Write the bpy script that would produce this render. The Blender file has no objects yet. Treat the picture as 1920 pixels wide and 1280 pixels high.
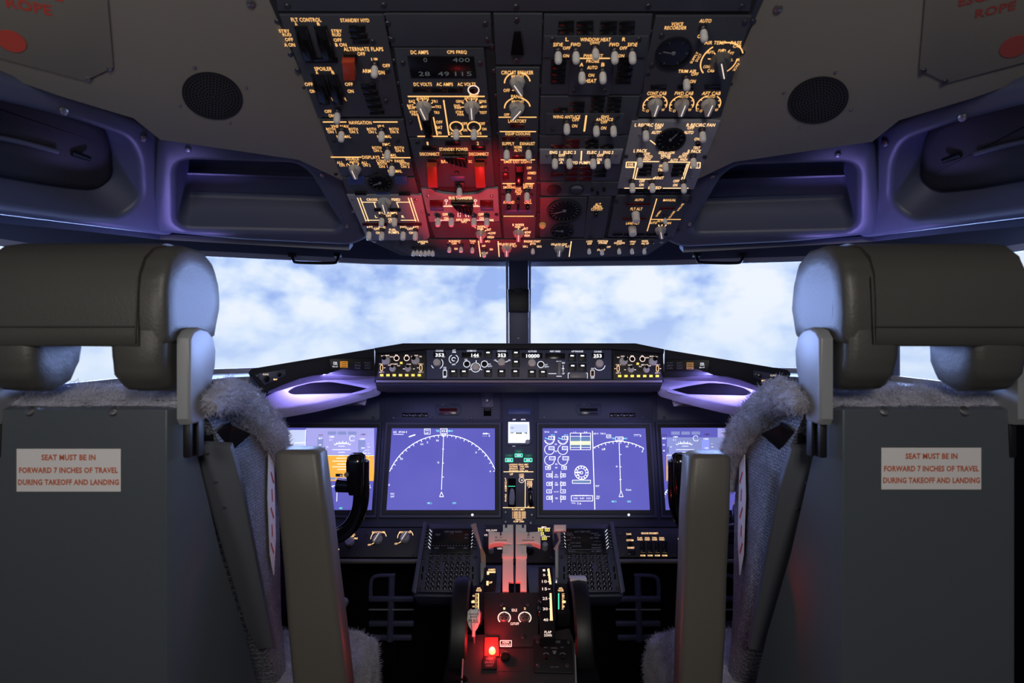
import bpy, bmesh, math, random
from mathutils import Vector, Matrix
from mathutils import noise as mnoise
random.seed(7)
R = math.radians
scn = bpy.context.scene
COL = scn.collection
F = 1150.0; CZ = 1.10            # focal length in pixels of the 1920 frame, camera height over the cockpit floor

# ---------------------------------------------------------------- camera
cam_d = bpy.data.cameras.new('camera'); cam = bpy.data.objects.new('camera', cam_d); COL.objects.link(cam)
cam.location = (0, 0, CZ); cam.rotation_euler = (R(90), 0, 0)
cam_d.sensor_width = 36; cam_d.lens = F / 1920 * 36; cam_d.clip_start = 0.02
cam_d.dof.use_dof = True; cam_d.dof.focus_distance = 1.6; cam_d.dof.aperture_fstop = 7.0
scn.camera = cam
# ---------------------------------------------------------------- view
vs = scn.view_settings
scn.display_settings.display_device = 'sRGB'
vs.view_transform = 'Standard'; vs.look = 'None'; vs.gamma = 1; vs.use_curve_mapping = False; vs.exposure = 0.0
# ---------------------------------------------------------------- world: the clouded sky around the cockpit
w = bpy.data.worlds.new('sky'); scn.world = w; w.use_nodes = True
nt = w.node_tree; nt.nodes.clear(); N = nt.nodes.new; L = nt.links.new
tc = N('ShaderNodeTexCoord'); mp = N('ShaderNodeMapping'); mp.inputs['Scale'].default_value = (1, 1, 1.5); L(tc.outputs['Generated'], mp.inputs[0])
n1 = N('ShaderNodeTexNoise'); n1.inputs['Scale'].default_value = 7.5; n1.inputs['Detail'].default_value = 8; n1.inputs['Roughness'].default_value = .5; n1.inputs['Distortion'].default_value = .25
n2 = N('ShaderNodeTexNoise'); n2.inputs['Scale'].default_value = 20; n2.inputs['Detail'].default_value = 4; n2.inputs['Roughness'].default_value = .5
L(mp.outputs[0], n1.inputs[0]); L(mp.outputs[0], n2.inputs[0])
ad = N('ShaderNodeMath'); ad.operation = 'MULTIPLY_ADD'; ad.inputs[1].default_value = .45; L(n2.outputs[0], ad.inputs[0]); L(n1.outputs[0], ad.inputs[2])
rp = N('ShaderNodeValToRGB'); L(ad.outputs[0], rp.inputs[0])
e = rp.color_ramp.elements
e[0].position = .57; e[0].color = (.36, .50, .88, 1); e[1].position = .82; e[1].color = (.90, .94, 1.0, 1)
m_ = rp.color_ramp.elements.new(.66); m_.color = (.56, .70, .96, 1)
m_ = rp.color_ramp.elements.new(.73); m_.color = (.74, .84, .98, 1)
sx = N('ShaderNodeSeparateXYZ'); L(tc.outputs['Generated'], sx.inputs[0])
hz = N('ShaderNodeMapRange'); hz.inputs[1].default_value = -.055; hz.inputs[2].default_value = .07; hz.inputs[3].default_value = .7; hz.inputs[4].default_value = 0; L(sx.outputs[2], hz.inputs[0])
mx = N('ShaderNodeMix'); mx.data_type = 'RGBA'; L(hz.outputs[0], mx.inputs[0]); L(rp.outputs[0], mx.inputs[6]); mx.inputs[7].default_value = (.70, .82, .97, 1)
gd = N('ShaderNodeMapRange'); gd.inputs[1].default_value = -.062; gd.inputs[2].default_value = -.068; L(sx.outputs[2], gd.inputs[0])
m2 = N('ShaderNodeMix'); m2.data_type = 'RGBA'; L(gd.outputs[0], m2.inputs[0]); L(mx.outputs[2], m2.inputs[6]); m2.inputs[7].default_value = (.36, .46, .66, 1)
bg = N('ShaderNodeBackground'); bg.inputs[1].default_value = 1.03; L(m2.outputs[2], bg.inputs[0])
wo = N('ShaderNodeOutputWorld'); L(bg.outputs[0], wo.inputs[0])

# ---------------------------------------------------------------- lamps
def W(px, py, Y): return Vector(((px - 960) / F * Y, Y, CZ - (py - 640) / F * Y))
def lamp(name, kind, loc, tgt, col, power, size=.1, sy=None, spot=60, blend=.6):
    d = bpy.data.lights.new(name, kind); d.color = col; d.energy = power
    if kind == 'AREA':
        d.size = size
        if sy: d.shape = 'RECTANGLE'; d.size_y = sy
    else: d.shadow_soft_size = size
    if kind == 'SPOT': d.spot_size = R(spot); d.spot_blend = blend
    o = bpy.data.objects.new(name, d); COL.objects.link(o); o.location = loc
    o.rotation_euler = (Vector(tgt) - Vector(loc)).to_track_quat('-Z', 'Y').to_euler(); return o
    return o
XC = .018
PURP = (.36, .30, 1.0); BLUE = (.30, .42, 1.0); RED = (1.0, .02, .03)
lamp('cabin_dome_light', 'AREA', (.15, -.55, CZ + .45), (.15, .9, CZ - .25), (1.0, .94, .86), 6.0, .35)
lamp('overhead_dome_light', 'AREA', (-.55, -.05, CZ + .1), (-.35, 1.0, CZ + .42), (1, .94, .88), 1.25, .25)
for s in (-1, 1):
    lamp('glareshield_flood', 'AREA', (XC + s * .53, 1.575, CZ - .082), (XC + s * .50, 1.63, CZ - .20), PURP, 1.0, .20, .015)
    lamp('panel_flood', 'AREA', (XC + s * .27, 1.60, CZ - .118), (XC + s * .27, 1.84, CZ - .30), (.34, .36, 1), .12, .5, .012)
    lamp('added_purple_spot', 'SPOT', (s * .66, 1.22, CZ - .05), (s * .70, 1.18, CZ + .27), PURP, 3.2, .03, spot=62, blend=.8)  # added spot behind the headrest, standing in for purple screen and pocket glow
lamp('park_lamp_boost', 'SPOT', (-.037, 1.12, CZ - .56), (-.060, 1.225, CZ + .235), RED, 29, .014, spot=23, blend=.5)  # added spot at the park brake lamp, boosts its red throw on the overhead
lamp('park_lamp_lever_glow', 'SPOT', (-.037, 1.13, CZ - .562), (.0, 1.34, CZ - .47), RED, .9, .006, spot=75, blend=.9)  # added spot at the park brake lamp for its red glow on the levers
lamp('park_lamp_seat_glow', 'POINT', (-.037, 1.135, CZ - .560), (0, 1, 1), RED, .27, .01)  # added point light at the park brake lamp, reddens the armrests' inner sides
for s in (-1, 1): lamp('window_daylight', 'SUN', (s * -3.0, 4, 2.85), (0, 0, 2.2), (.33, .48, 1.0), 9).data.angle = R(45)

# ---------------------------------------------------------------- materials
def mat(name, col, rough=.5, metal=0, emit=0, ecol=None, bump=0, bscale=200, var=0, vscale=8, coat=0, spec=.5, sheen=0):
    m = bpy.data.materials.new(name); m.use_nodes = True; t = m.node_tree; b = t.nodes['Principled BSDF']
    c = (*col, 1)
    b.inputs['Base Color'].default_value = c; b.inputs['Roughness'].default_value = rough; b.inputs['Metallic'].default_value = metal
    b.inputs['Coat Weight'].default_value = coat; b.inputs['Specular IOR Level'].default_value = spec
    if sheen: b.inputs['Sheen Weight'].default_value = sheen; b.inputs['Sheen Roughness'].default_value = .5
    if emit:
        b.inputs['Emission Color'].default_value = (*(ecol or col), 1); b.inputs['Emission Strength'].default_value = emit
        if emit < 5: m.cycles.emission_sampling = 'NONE'
    co = t.nodes.new('ShaderNodeTexCoord')
    if var:
        n = t.nodes.new('ShaderNodeTexNoise'); n.inputs['Scale'].default_value = vscale; n.inputs['Detail'].default_value = 5
        t.links.new(co.outputs['Object'], n.inputs[0])
        mr = t.nodes.new('ShaderNodeMix'); mr.data_type = 'RGBA'; t.links.new(n.outputs[0], mr.inputs[0])
        mr.inputs[6].default_value = tuple(x * (1 - var) for x in col) + (1,); mr.inputs[7].default_value = tuple(min(1, x * (1 + var)) for x in col) + (1,)
        t.links.new(mr.outputs[2], b.inputs['Base Color'])
    if bump:
        n = t.nodes.new('ShaderNodeTexNoise'); n.inputs['Scale'].default_value = bscale; n.inputs['Detail'].default_value = 3
        t.links.new(co.outputs['Object'], n.inputs[0])
        bp = t.nodes.new('ShaderNodeBump'); bp.inputs['Strength'].default_value = bump; bp.inputs['Distance'].default_value = .002
        t.links.new(n.outputs[0], bp.inputs['Height']); t.links.new(bp.outputs[0], b.inputs['Normal'])
    return m
M = {}
M['plate'] = mat('dark grey panel paint', (.058, .063, .082), .5, bump=.08, bscale=900, var=.12, vscale=20)
M['frame'] = mat('darker frame paint', (.020, .022, .028), .55, bump=.05, bscale=700)
M['grey'] = mat('light grey panel paint', (.27, .27, .31), .5, bump=.06, bscale=800, var=.08, vscale=15)
M['lining'] = mat('beige grey ceiling lining', (.205, .193, .182), .62, bump=.12, bscale=500, var=.06, vscale=4)
M['hatch'] = mat('hatch lining', (.19, .18, .165), .6, bump=.1, bscale=500)
M['navy'] = mat('navy moulded trim', (.075, .085, .145), .42, bump=.10, bscale=1300)
M['panel'] = mat('instrument panel paint', (.055, .065, .112), .5, bump=.08, bscale=900, var=.1)
M['mcp'] = mat('mode panel paint', (.085, .10, .18), .45, bump=.06, bscale=900)
M['efis'] = mat('brown grey panel', (.035, .030, .034), .5, bump=.06, bscale=900)
M['black'] = mat('matt black plastic', (.008, .008, .010), .45, bump=.05, bscale=600)
M['gloss'] = mat('gloss black plastic', (.006, .006, .008), .16, bump=.02, bscale=300, coat=.4)
M['visor'] = mat('glareshield black skin', (.016, .018, .027), .7, bump=.25, bscale=600)
M['void'] = mat('dark interior', (.006, .006, .008), .9, bump=.05, spec=.05)
M['pocket'] = mat('pocket lining', (.42, .40, .52), .75, bump=.5, bscale=700, var=.08, vscale=60)
M['lever'] = mat('white lever plastic', (.88, .86, .84), .35, bump=.03, bscale=300)
M['knob'] = mat('grey knob plastic', (.46, .47, .48), .35, bump=.04, bscale=400)
M['knobd'] = mat('dark knob plastic', (.10, .11, .12), .4, bump=.04, bscale=400)
M['steel'] = mat('steel', (.45, .45, .48), .3, metal=.9, bump=.03)
M['screw'] = mat('dark steel', (.10, .10, .12), .35, metal=.8, bump=.03)
M['guard'] = mat('red orange guard', (.50, .055, .02), .35, bump=.03, coat=.3)
M['ann'] = mat('dark annunciator lens', (.010, .010, .012), .2, bump=.02)
M['annred'] = mat('dim red annunciator lens', (.09, .008, .01), .2, bump=.02)
M['glassdark'] = mat('gauge face', (.008, .009, .011), .25, bump=.02)
M['tape'] = mat('blue embossed tape', (.05, .09, .28), .4, bump=.05)
M['amber'] = mat('amber backlit legend', (1, .56, .22), .6, emit=1.15, ecol=(1, .52, .17), bump=.01)
M['amberhi'] = mat('bright amber legend', (1, .62, .32), .6, emit=1.5, ecol=(1, .60, .28), bump=.01)
M['warm'] = mat('warm white backlit legend', (1, .8, .7), .6, emit=1.0, ecol=(1, .78, .66), bump=.01)
M['white'] = mat('white backlit legend', (.9, .93, 1), .6, emit=1.0, ecol=(.86, .9, 1), bump=.01)
M['dim'] = mat('dim grey ink', (.22, .23, .27), .6, bump=.01)
M['ink'] = mat('black ink', (.02, .02, .03), .6, bump=.01)
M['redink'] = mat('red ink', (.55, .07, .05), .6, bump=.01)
M['reddark'] = mat('darker red ink', (.33, .06, .055), .6, bump=.01)  # darker red for the right hatch's disc and lettering
M['orangeink'] = mat('orange red ink', (.62, .13, .05), .6, bump=.01)
M['digit'] = mat('dim grey segments', (.07, .08, .09), .5, emit=.10, ecol=(.6, .7, .75), bump=.01)
M['yellow'] = mat('yellow lit lens', (.9, .8, .15), .4, emit=.9, ecol=(1, .82, .13), bump=.01)
M['ambox'] = mat('amber lit box', (.7, .28, .03), .4, emit=.42, ecol=(1, .40, .05), bump=.01)
M['amboxd'] = mat('dim amber box', (.5, .28, .1), .4, emit=.16, ecol=(1, .5, .15), bump=.01)
M['green'] = mat('green lamp', (.05, .8, .5), .4, emit=1.1, ecol=(.10, .95, .55), bump=.01)
M['greend'] = mat('dark green lens', (.01, .09, .07), .3, emit=.05, ecol=(.05, .9, .6), bump=.01)
M['cyan'] = mat('cyan symbology', (.2, .9, .9), .4, emit=1.0, ecol=(.25, .95, .9), bump=.01)
M['sym'] = mat('white symbology', (1, 1, 1), .4, emit=1.15, ecol=(.92, .94, 1), bump=.01)
M['symdark'] = mat('dark symbology', (.03, .03, .06), .4, bump=.01)
M['isfd'] = mat('standby display glow', (.75, .9, 1), .4, emit=1.5, ecol=(.62, .85, 1), bump=.01)
M['isfdy'] = mat('standby display ground', (1, .95, .7), .4, emit=1.15, ecol=(1, .96, .72), bump=.01)
M['redlamp'] = mat('red lamp lens', (1, .05, .02), .3, emit=9, ecol=(1, .10, .04), bump=.01)
M['hot'] = mat('lamp filament glow', (1, .5, .2), .3, emit=12, ecol=(1, .45, .2), bump=.01)
M['ochre'] = mat('artificial horizon ground', (.9, .45, .05), .3, emit=.85, ecol=(1, .50, .07), bump=.01)
M['pfdsky'] = mat('artificial horizon sky', (.4, .4, .8), .3, emit=.85, ecol=(.44, .43, .86), bump=.01)
M['pale'] = mat('pale display field', (.5, .6, .9), .3, emit=.9, ecol=(.62, .70, .95), bump=.01)
M['tapebox'] = mat('display tape', (.3, .35, .7), .3, emit=.7, ecol=(.33, .38, .75), bump=.01)
M['lemon'] = mat('pale yellow bar', (1, 1, .5), .3, emit=1, ecol=(.85, .95, .50), bump=.01)
M['teal'] = mat('teal bar', (.2, .4, .5), .3, emit=.5, ecol=(.16, .30, .62), bump=.01)
M['leather'] = mat('dark olive grey leather', (.075, .074, .068), .44, bump=.16, bscale=260, var=.12, vscale=9, spec=.55)
M['leatherd'] = mat('leather seam thread', (.05, .047, .043), .6, bump=.1)
M['armpad'] = mat('taupe vinyl armrest', (.145, .134, .118), .40, bump=.10, bscale=400, var=.06)
M['shell'] = mat('grey seat shell paint', (.088, .104, .122), .36, bump=.08, bscale=900, var=.08, vscale=4)
M['strap'] = mat('grey metal arm', (.12, .13, .155), .45, bump=.05)
M['bracket'] = mat('light grey bracket', (.30, .31, .33), .36, bump=.05, var=.05)
M['placard'] = mat('white placard', (.88, .86, .86), .5, bump=.04)
M['silver'] = mat('silver painted frame', (.50, .50, .54), .4, bump=.05)
M['sill'] = mat('pale grey sill', (.34, .35, .40), .5, bump=.05)
M['liningdark'] = mat('dark cabin lining', (.10, .10, .11), .7, bump=.1)
M['floor'] = mat('dark carpet', (.02, .02, .023), .9, bump=.5, bscale=300)
M['lamptan'] = mat('tan worn edge', (.35, .22, .13), .5, bump=.05)

def screen_mat(name, lo, hi):
    m = mat(name, (.02, .02, .05), .55, bump=.005, spec=.25); t = m.node_tree; b = t.nodes['Principled BSDF']
    co = t.nodes.new('ShaderNodeTexCoord'); n = t.nodes.new('ShaderNodeTexNoise'); n.inputs['Scale'].default_value = 5; n.inputs['Detail'].default_value = 2
    t.links.new(co.outputs['Object'], n.inputs[0]); mr = t.nodes.new('ShaderNodeMix'); mr.data_type = 'RGBA'
    t.links.new(n.outputs[0], mr.inputs[0]); mr.inputs[6].default_value = (*lo, 1); mr.inputs[7].default_value = (*hi, 1)
    t.links.new(mr.outputs[2], b.inputs['Emission Color']); b.inputs['Emission Strength'].default_value = 1
    return m
M['screen'] = screen_mat('blue display screen', (.085, .085, .45), (.16, .155, .60))
M['screenp'] = screen_mat('pale blue display screen', (.33, .32, .80), (.40, .39, .86))

def weave_mat():
    m = mat('blue grey woven cloth', (.13, .15, .20), .85, sheen=.3); t = m.node_tree; b = t.nodes['Principled BSDF']
    co = t.nodes.new('ShaderNodeTexCoord'); nn = t.nodes.new('ShaderNodeTexNoise'); nn.inputs['Scale'].default_value = 30
    t.links.new(co.outputs['Object'], nn.inputs[0]); hs = []
    for d in ('Y', 'Z'):
        wv = t.nodes.new('ShaderNodeTexWave'); wv.bands_direction = d; wv.inputs['Scale'].default_value = 62; wv.inputs['Distortion'].default_value = 6; wv.inputs['Detail'].default_value = 3; wv.inputs['Detail Scale'].default_value = 4
        t.links.new(co.outputs['Object'], wv.inputs[0]); hs.append(wv)
    mu = t.nodes.new('ShaderNodeMath'); mu.operation = 'MULTIPLY'; t.links.new(hs[0].outputs['Fac'], mu.inputs[0]); t.links.new(hs[1].outputs['Fac'], mu.inputs[1])
    ad = t.nodes.new('ShaderNodeMath'); ad.operation = 'MULTIPLY'; t.links.new(mu.outputs[0], ad.inputs[0]); t.links.new(nn.outputs[0], ad.inputs[1])
    cr = t.nodes.new('ShaderNodeValToRGB'); cr.color_ramp.elements[0].position = .02; cr.color_ramp.elements[1].position = .42
    cr.color_ramp.elements[0].color = (.045, .052, .075, 1); cr.color_ramp.elements[1].color = (.40, .43, .52, 1)
    t.links.new(ad.outputs[0], cr.inputs[0]); t.links.new(cr.outputs[0], b.inputs['Base Color'])
    bp = t.nodes.new('ShaderNodeBump'); bp.inputs['Strength'].default_value = .5; bp.inputs['Distance'].default_value = .002
    t.links.new(mu.outputs[0], bp.inputs['Height']); t.links.new(bp.outputs[0], b.inputs['Normal'])
    return m
M['weave'] = weave_mat()
M['fleece'] = mat('grey sheepskin', (.40, .40, .49), .95, bump=1.0, bscale=140, var=.55, vscale=38, sheen=.8)
g = bpy.data.materials.new('window glass'); g.use_nodes = True; t = g.node_tree; t.nodes.clear()
o_ = t.nodes.new('ShaderNodeOutputMaterial'); tr = t.nodes.new('ShaderNodeBsdfTransparent'); gl = t.nodes.new('ShaderNodeBsdfGlossy'); gl.inputs['Roughness'].default_value = .02
tr.inputs[0].default_value = (.97, .98, 1, 1); fr = t.nodes.new('ShaderNodeFresnel'); fr.inputs[0].default_value = 1.2; ms = t.nodes.new('ShaderNodeMixShader')
t.links.new(fr.outputs[0], ms.inputs[0]); t.links.new(tr.outputs[0], ms.inputs[1]); t.links.new(gl.outputs[0], ms.inputs[2]); t.links.new(ms.outputs[0], o_.inputs[0])
M['glass'] = g

# ---------------------------------------------------------------- object helpers
MW = {}                                         # world matrix of every object made so far
def place(o, parent, mw):
    MW[o.name] = mw.copy()
    if parent is not None:
        o.parent = parent; o.matrix_basis = MW[parent.name].inverted() @ mw
    else: o.matrix_basis = mw
def props(o, label=None, cat=None, group=None, kind=None):
    if label: o['label'] = label
    if cat: o['category'] = cat
    if group: o['group'] = group
    if kind: o['kind'] = kind
    return o
def thing(name, label, cat, loc, group=None):
    o = bpy.data.objects.new(name, None); o.empty_display_size = .02; COL.objects.link(o); place(o, None, Matrix.Translation(Vector(loc)))
    return props(o, label, cat, group)

class B:
    """collects shapes, each under a matrix, and links them as ONE mesh"""
    def __init__(s): s.v = []; s.f = []; s.fixed = None
    def add(s, vs_, fs_, m=None):
        k = len(s.v)
        s.v += [(m @ Vector(p)) if m is not None else Vector(p) for p in vs_]; s.f += [tuple(i + k for i in q) for q in fs_]
        return s
    def bm(s, b, m=None):
        b.verts.ensure_lookup_table(); b.verts.index_update()
        s.add([v.co.copy() for v in b.verts], [[v.index for v in q.verts] for q in b.faces], m); b.free(); return s
    def box(s, c, d, m=None, bev=0, seg=2, rot=None):
        b = bmesh.new(); bmesh.ops.create_cube(b, size=1); bmesh.ops.scale(b, vec=d, verts=b.verts)
        if bev: bmesh.ops.bevel(b, geom=b.edges[:], offset=min(bev, min(d) * .49), segments=seg, profile=.5, affect='EDGES')
        mm = Matrix.Translation(c)
        if rot is not None: mm = mm @ rot
        if m is not None: mm = m @ mm
        return s.bm(b, mm)
    def prism(s, poly, h0, h1, m=None, bev=0, seg=2):
        b = bmesh.new(); vs_ = [b.verts.new((x, y, h0)) for x, y in poly]
        area = sum(poly[i - 1][0] * poly[i][1] - poly[i][0] * poly[i - 1][1] for i in range(len(poly)))
        if area < 0: vs_.reverse()
        fc = b.faces.new(vs_); fc.normal_update()
        r = bmesh.ops.extrude_face_region(b, geom=[fc]); top = [g for g in r['geom'] if isinstance(g, bmesh.types.BMVert)]
        bmesh.ops.translate(b, vec=(0, 0, h1 - h0), verts=top)
        if bev:
            te = [e_ for e_ in b.edges if all(abs(v.co.z - h1) < 1e-7 for v in e_.verts)]
            bmesh.ops.bevel(b, geom=te, offset=bev, segments=seg, profile=.5, affect='EDGES')
        bmesh.ops.recalc_face_normals(b, faces=b.faces[:])
        return s.bm(b, m)
    def lathe(s, prof, m=None, seg=20, caps=True):
        vs_ = []; fs_ = []
        for r_, z in prof:
            for i in range(seg): a = 2 * math.pi * i / seg; vs_.append((r_ * math.cos(a), r_ * math.sin(a), z))
        for k in range(len(prof) - 1):
            for i in range(seg): j = (i + 1) % seg; fs_.append((k * seg + i, k * seg + j, (k + 1) * seg + j, (k + 1) * seg + i))
        if caps: fs_.append(tuple(reversed(range(seg)))); fs_.append(tuple((len(prof) - 1) * seg + i for i in range(seg)))
        return s.add(vs_, fs_, m)
    def ring(s, r0, r1, h0, h1, m=None, seg=28, a0=0, a1=360):
        full = abs(a1 - a0) >= 360; n = max(3, int(seg * abs(a1 - a0) / 360)); vs_ = []; fs_ = []
        cnt = n if full else n + 1
        for i in range(cnt):
            a = R(a0 + (a1 - a0) * i / n); c_, s_ = math.cos(a), math.sin(a)
            vs_ += [(r0 * c_, r0 * s_, h0), (r1 * c_, r1 * s_, h0), (r1 * c_, r1 * s_, h1), (r0 * c_, r0 * s_, h1)]
        for i in range(n):
            j = (i + 1) % cnt
            for k in range(4): l = (k + 1) % 4; fs_.append((i * 4 + k, i * 4 + l, j * 4 + l, j * 4 + k))
        if not full: fs_ += [(0, 1, 2, 3), tuple(n * 4 + q for q in (3, 2, 1, 0))]
        return s.add(vs_, fs_, m)
    def tube(s, pts, rad, seg=12, sm=6, flat=1.0, up=Vector((0, 1, 0))):
        P = [Vector(p) for p in pts]; rs = rad if isinstance(rad, (list, tuple)) else [rad] * len(P)
        Q = []; q_r = []
        if sm > 1 and len(P) > 2:
            for i in range(len(P) - 1):
                p0 = P[max(0, i - 1)]; p1 = P[i]; p2 = P[i + 1]; p3 = P[min(len(P) - 1, i + 2)]
                for k in range(sm):
                    u = k / sm; Q.append(.5 * ((2 * p1) + (-p0 + p2) * u + (2 * p0 - 5 * p1 + 4 * p2 - p3) * u * u + (-p0 + 3 * p1 - 3 * p2 + p3) * u ** 3)); q_r.append(rs[i] + (rs[i + 1] - rs[i]) * u)
            Q.append(P[-1]); q_r.append(rs[-1])
        else: Q = P; q_r = list(rs)
        vs_ = []; fs_ = []
        for i, p in enumerate(Q):
            t_ = (Q[min(i + 1, len(Q) - 1)] - Q[max(i - 1, 0)]).normalized(); n_ = up - t_ * up.dot(t_)
            if n_.length < 1e-4: n_ = Vector((1, 0, 0)) - t_ * t_.x
            n_.normalize(); b_ = t_.cross(n_)
            for k in range(seg): a = 2 * math.pi * k / seg; vs_.append(p + (b_ * math.cos(a) + n_ * math.sin(a) * flat) * q_r[i])
        for i in range(len(Q) - 1):
            for k in range(seg): j = (k + 1) % seg; fs_.append((i * seg + k, i * seg + j, (i + 1) * seg + j, (i + 1) * seg + k))
        fs_ += [tuple(reversed(range(seg))), tuple((len(Q) - 1) * seg + i for i in range(seg))]
        return s.add(vs_, fs_)
    def loft(s, rings, caps=True):
        n = len(rings[0]); vs_ = [p for r_ in rings for p in r_]; fs_ = []
        for k in range(len(rings) - 1):
            for i in range(n): j = (i + 1) % n; fs_.append((k * n + i, k * n + j, (k + 1) * n + j, (k + 1) * n + i))
        if caps: fs_.append(tuple(reversed(range(n)))); fs_.append(tuple((len(rings) - 1) * n + i for i in range(n)))
        return s.add(vs_, fs_)
    def mesh(s, name, material, centre=True, sharp=35):
        c = Vector((0, 0, 0))
        if centre:
            lo = Vector([min(v[i] for v in s.v) for i in range(3)]); hi = Vector([max(v[i] for v in s.v) for i in range(3)]); c = (lo + hi) / 2
        me = bpy.data.meshes.new(name); me.from_pydata([v - c for v in s.v], [], s.f)
        b = bmesh.new(); b.from_mesh(me); bmesh.ops.recalc_face_normals(b, faces=b.faces[:]); b.to_mesh(me); b.free()
        me.polygons.foreach_set('use_smooth', [True] * len(me.polygons)); me.set_sharp_from_angle(angle=R(sharp)); me.materials.append(material)
        return me, c
    def link(s, name, material, parent=None, label=None, cat=None, group=None, kind=None, sharp=35):
        me, c = s.mesh(name, material, True, sharp); o = bpy.data.objects.new(name, me); COL.objects.link(o)
        place(o, parent, Matrix.Translation(c)); return props(o, label, cat, group, kind)
def inst(name, me, parent, mw, label=None):
    o = bpy.data.objects.new(name, me); COL.objects.link(o); place(o, parent, mw); return props(o, label)
def proto(f, name, material, sharp=35):
    b = B(); f(b); return b.mesh(name, material, False, sharp)[0]

_tc = {}
def tmesh(txt, bold=.012):
    k = (txt, bold)
    if k not in _tc:
        cu = bpy.data.curves.new('t', 'FONT'); cu.body = txt; cu.resolution_u = 2; cu.fill_mode = 'FRONT'; cu.offset = bold; cu.space_character = 1.05
        ob = bpy.data.objects.new('t', cu); me = bpy.data.meshes.new_from_object(ob)
        vs_ = [v.co.copy() for v in me.vertices]; fs_ = [tuple(p.vertices) for p in me.polygons]
        bpy.data.objects.remove(ob); bpy.data.curves.remove(cu); bpy.data.meshes.remove(me)
        if vs_:
            x0 = min(v.x for v in vs_); x1 = max(v.x for v in vs_); y0 = min(v.y for v in vs_); y1 = max(v.y for v in vs_)
            vs_ = [((v.x - (x0 + x1) / 2), (v.y - (y0 + y1) / 2), 0) for v in vs_]
            _tc[k] = (vs_, fs_, x1 - x0, y1 - y0)
        else: _tc[k] = ([], [], 1, 1)
    return _tc[k]

class Pl:
    """a real plane in the cockpit given by three points; u to the right, v up, n towards the crew"""
    def __init__(s, a, b, c, off=0):
        s.u = (b - a).normalized(); n = s.u.cross(c - a).normalized()
        if n.dot(Vector((0, 0, CZ)) - a) < 0: n = -n
        s.n = n; s.v = n.cross(s.u).normalized(); s.o = a + n * off
        if s.v.z < 0 and abs(s.v.z) > abs(s.u.z): s.v = -s.v; s.u = -s.u
    def shift(s, h):
        q = Pl.__new__(Pl); q.u, q.v, q.n, q.o = s.u, s.v, s.n, s.o + s.n * h; return q
    def ab(s, px, py):
        c = Vector((0, 0, CZ)); d = Vector(((px - 960) / F, 1, -(py - 640) / F)); t_ = (s.o - c).dot(s.n) / d.dot(s.n); p = c + d * t_ - s.o
        return p.dot(s.u), p.dot(s.v)
    def m(s, a=0, b=0, h=0, rot=0):
        p = s.o + s.u * a + s.v * b + s.n * h
        mm = Matrix(((s.u.x, s.v.x, s.n.x, p.x), (s.u.y, s.v.y, s.n.y, p.y), (s.u.z, s.v.z, s.n.z, p.z), (0, 0, 0, 1)))
        return mm @ Matrix.Rotation(R(rot), 4, 'Z') if rot else mm
    def at(s, px, py, h=0, rot=0): a, b = s.ab(px, py); return s.m(a, b, h, rot)
    def w(s, px, py, h=0): return s.at(px, py, h).translation
    def su(s, px, py): return s.ab(px + .5, py)[0] - s.ab(px - .5, py)[0]
    def sv(s, px, py): return s.ab(px, py - .5)[1] - s.ab(px, py + .5)[1]

# shared prototypes, local z = out of the panel
P_bush = proto(lambda b: (b.lathe([(.0062, 0), (.0062, .0018), (.0048, .0024), (.0048, .005), (.0036, .0062)], seg=12)), 'toggle_base', M['screw'])
P_lev = proto(lambda b: b.lathe([(.0016, 0), (.0018, .003), (.0042, .0045), (.0054, .008), (.0056, .017), (.0046, .0208), (.0022, .0225)], seg=12), 'lever', M['lever'])
P_levs = proto(lambda b: b.lathe([(.0014, 0), (.0016, .004), (.0034, .0055), (.0042, .009), (.0042, .014), (.002, .0167)], seg=10), 'lever', M['lever'])
P_screw = proto(lambda b: (b.lathe([(.0042, 0), (.0042, .0012), (.003, .0022)], seg=12), b.box((0, 0, .0023), (.0052, .0009, .0006))), 'screw', M['screw'])
P_rivet = proto(lambda b: (b.lathe([(.0034, 0), (.003, .0016), (.0014, .0022)], seg=12), b.box((0, 0, .0021), (.004, .0008, .0006))), 'screw', M['steel'])
def _selk(b):
    b.lathe([(1, 0), (.98, .12), (.80, .45), (.76, .62)], seg=24)
    b.prism([(-.30, -1.0), (.30, -1.0), (.36, -.6), (.36, .6), (.24, 1.02), (-.24, 1.02), (-.36, .6), (-.36, -.6)], .3, 1.35, bev=.08)
P_sel = proto(_selk, 'selector_knob', M['knob']); P_seld = proto(_selk, 'selector_knob', M['knobd'])
P_line = proto(lambda b: b.box((0, .1, 1.37), (.085, 1.75, .06)), 'pointer_line', M['warm'])
P_rnd = proto(lambda b: b.lathe([(1, 0), (.97, .9), (.85, 1.05), (.5, 1.08)], seg=20), 'knob', M['knob'])
P_rndl = proto(lambda b: b.lathe([(1, 0), (.95, .9), (.85, 1.02), (.5, 1.05)], seg=20), 'knob', M['lever'])
P_rndd = proto(lambda b: b.lathe([(1, 0), (.97, .9), (.85, 1.05), (.5, 1.08)], seg=16), 'knob_cap', M['gloss'])

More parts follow.
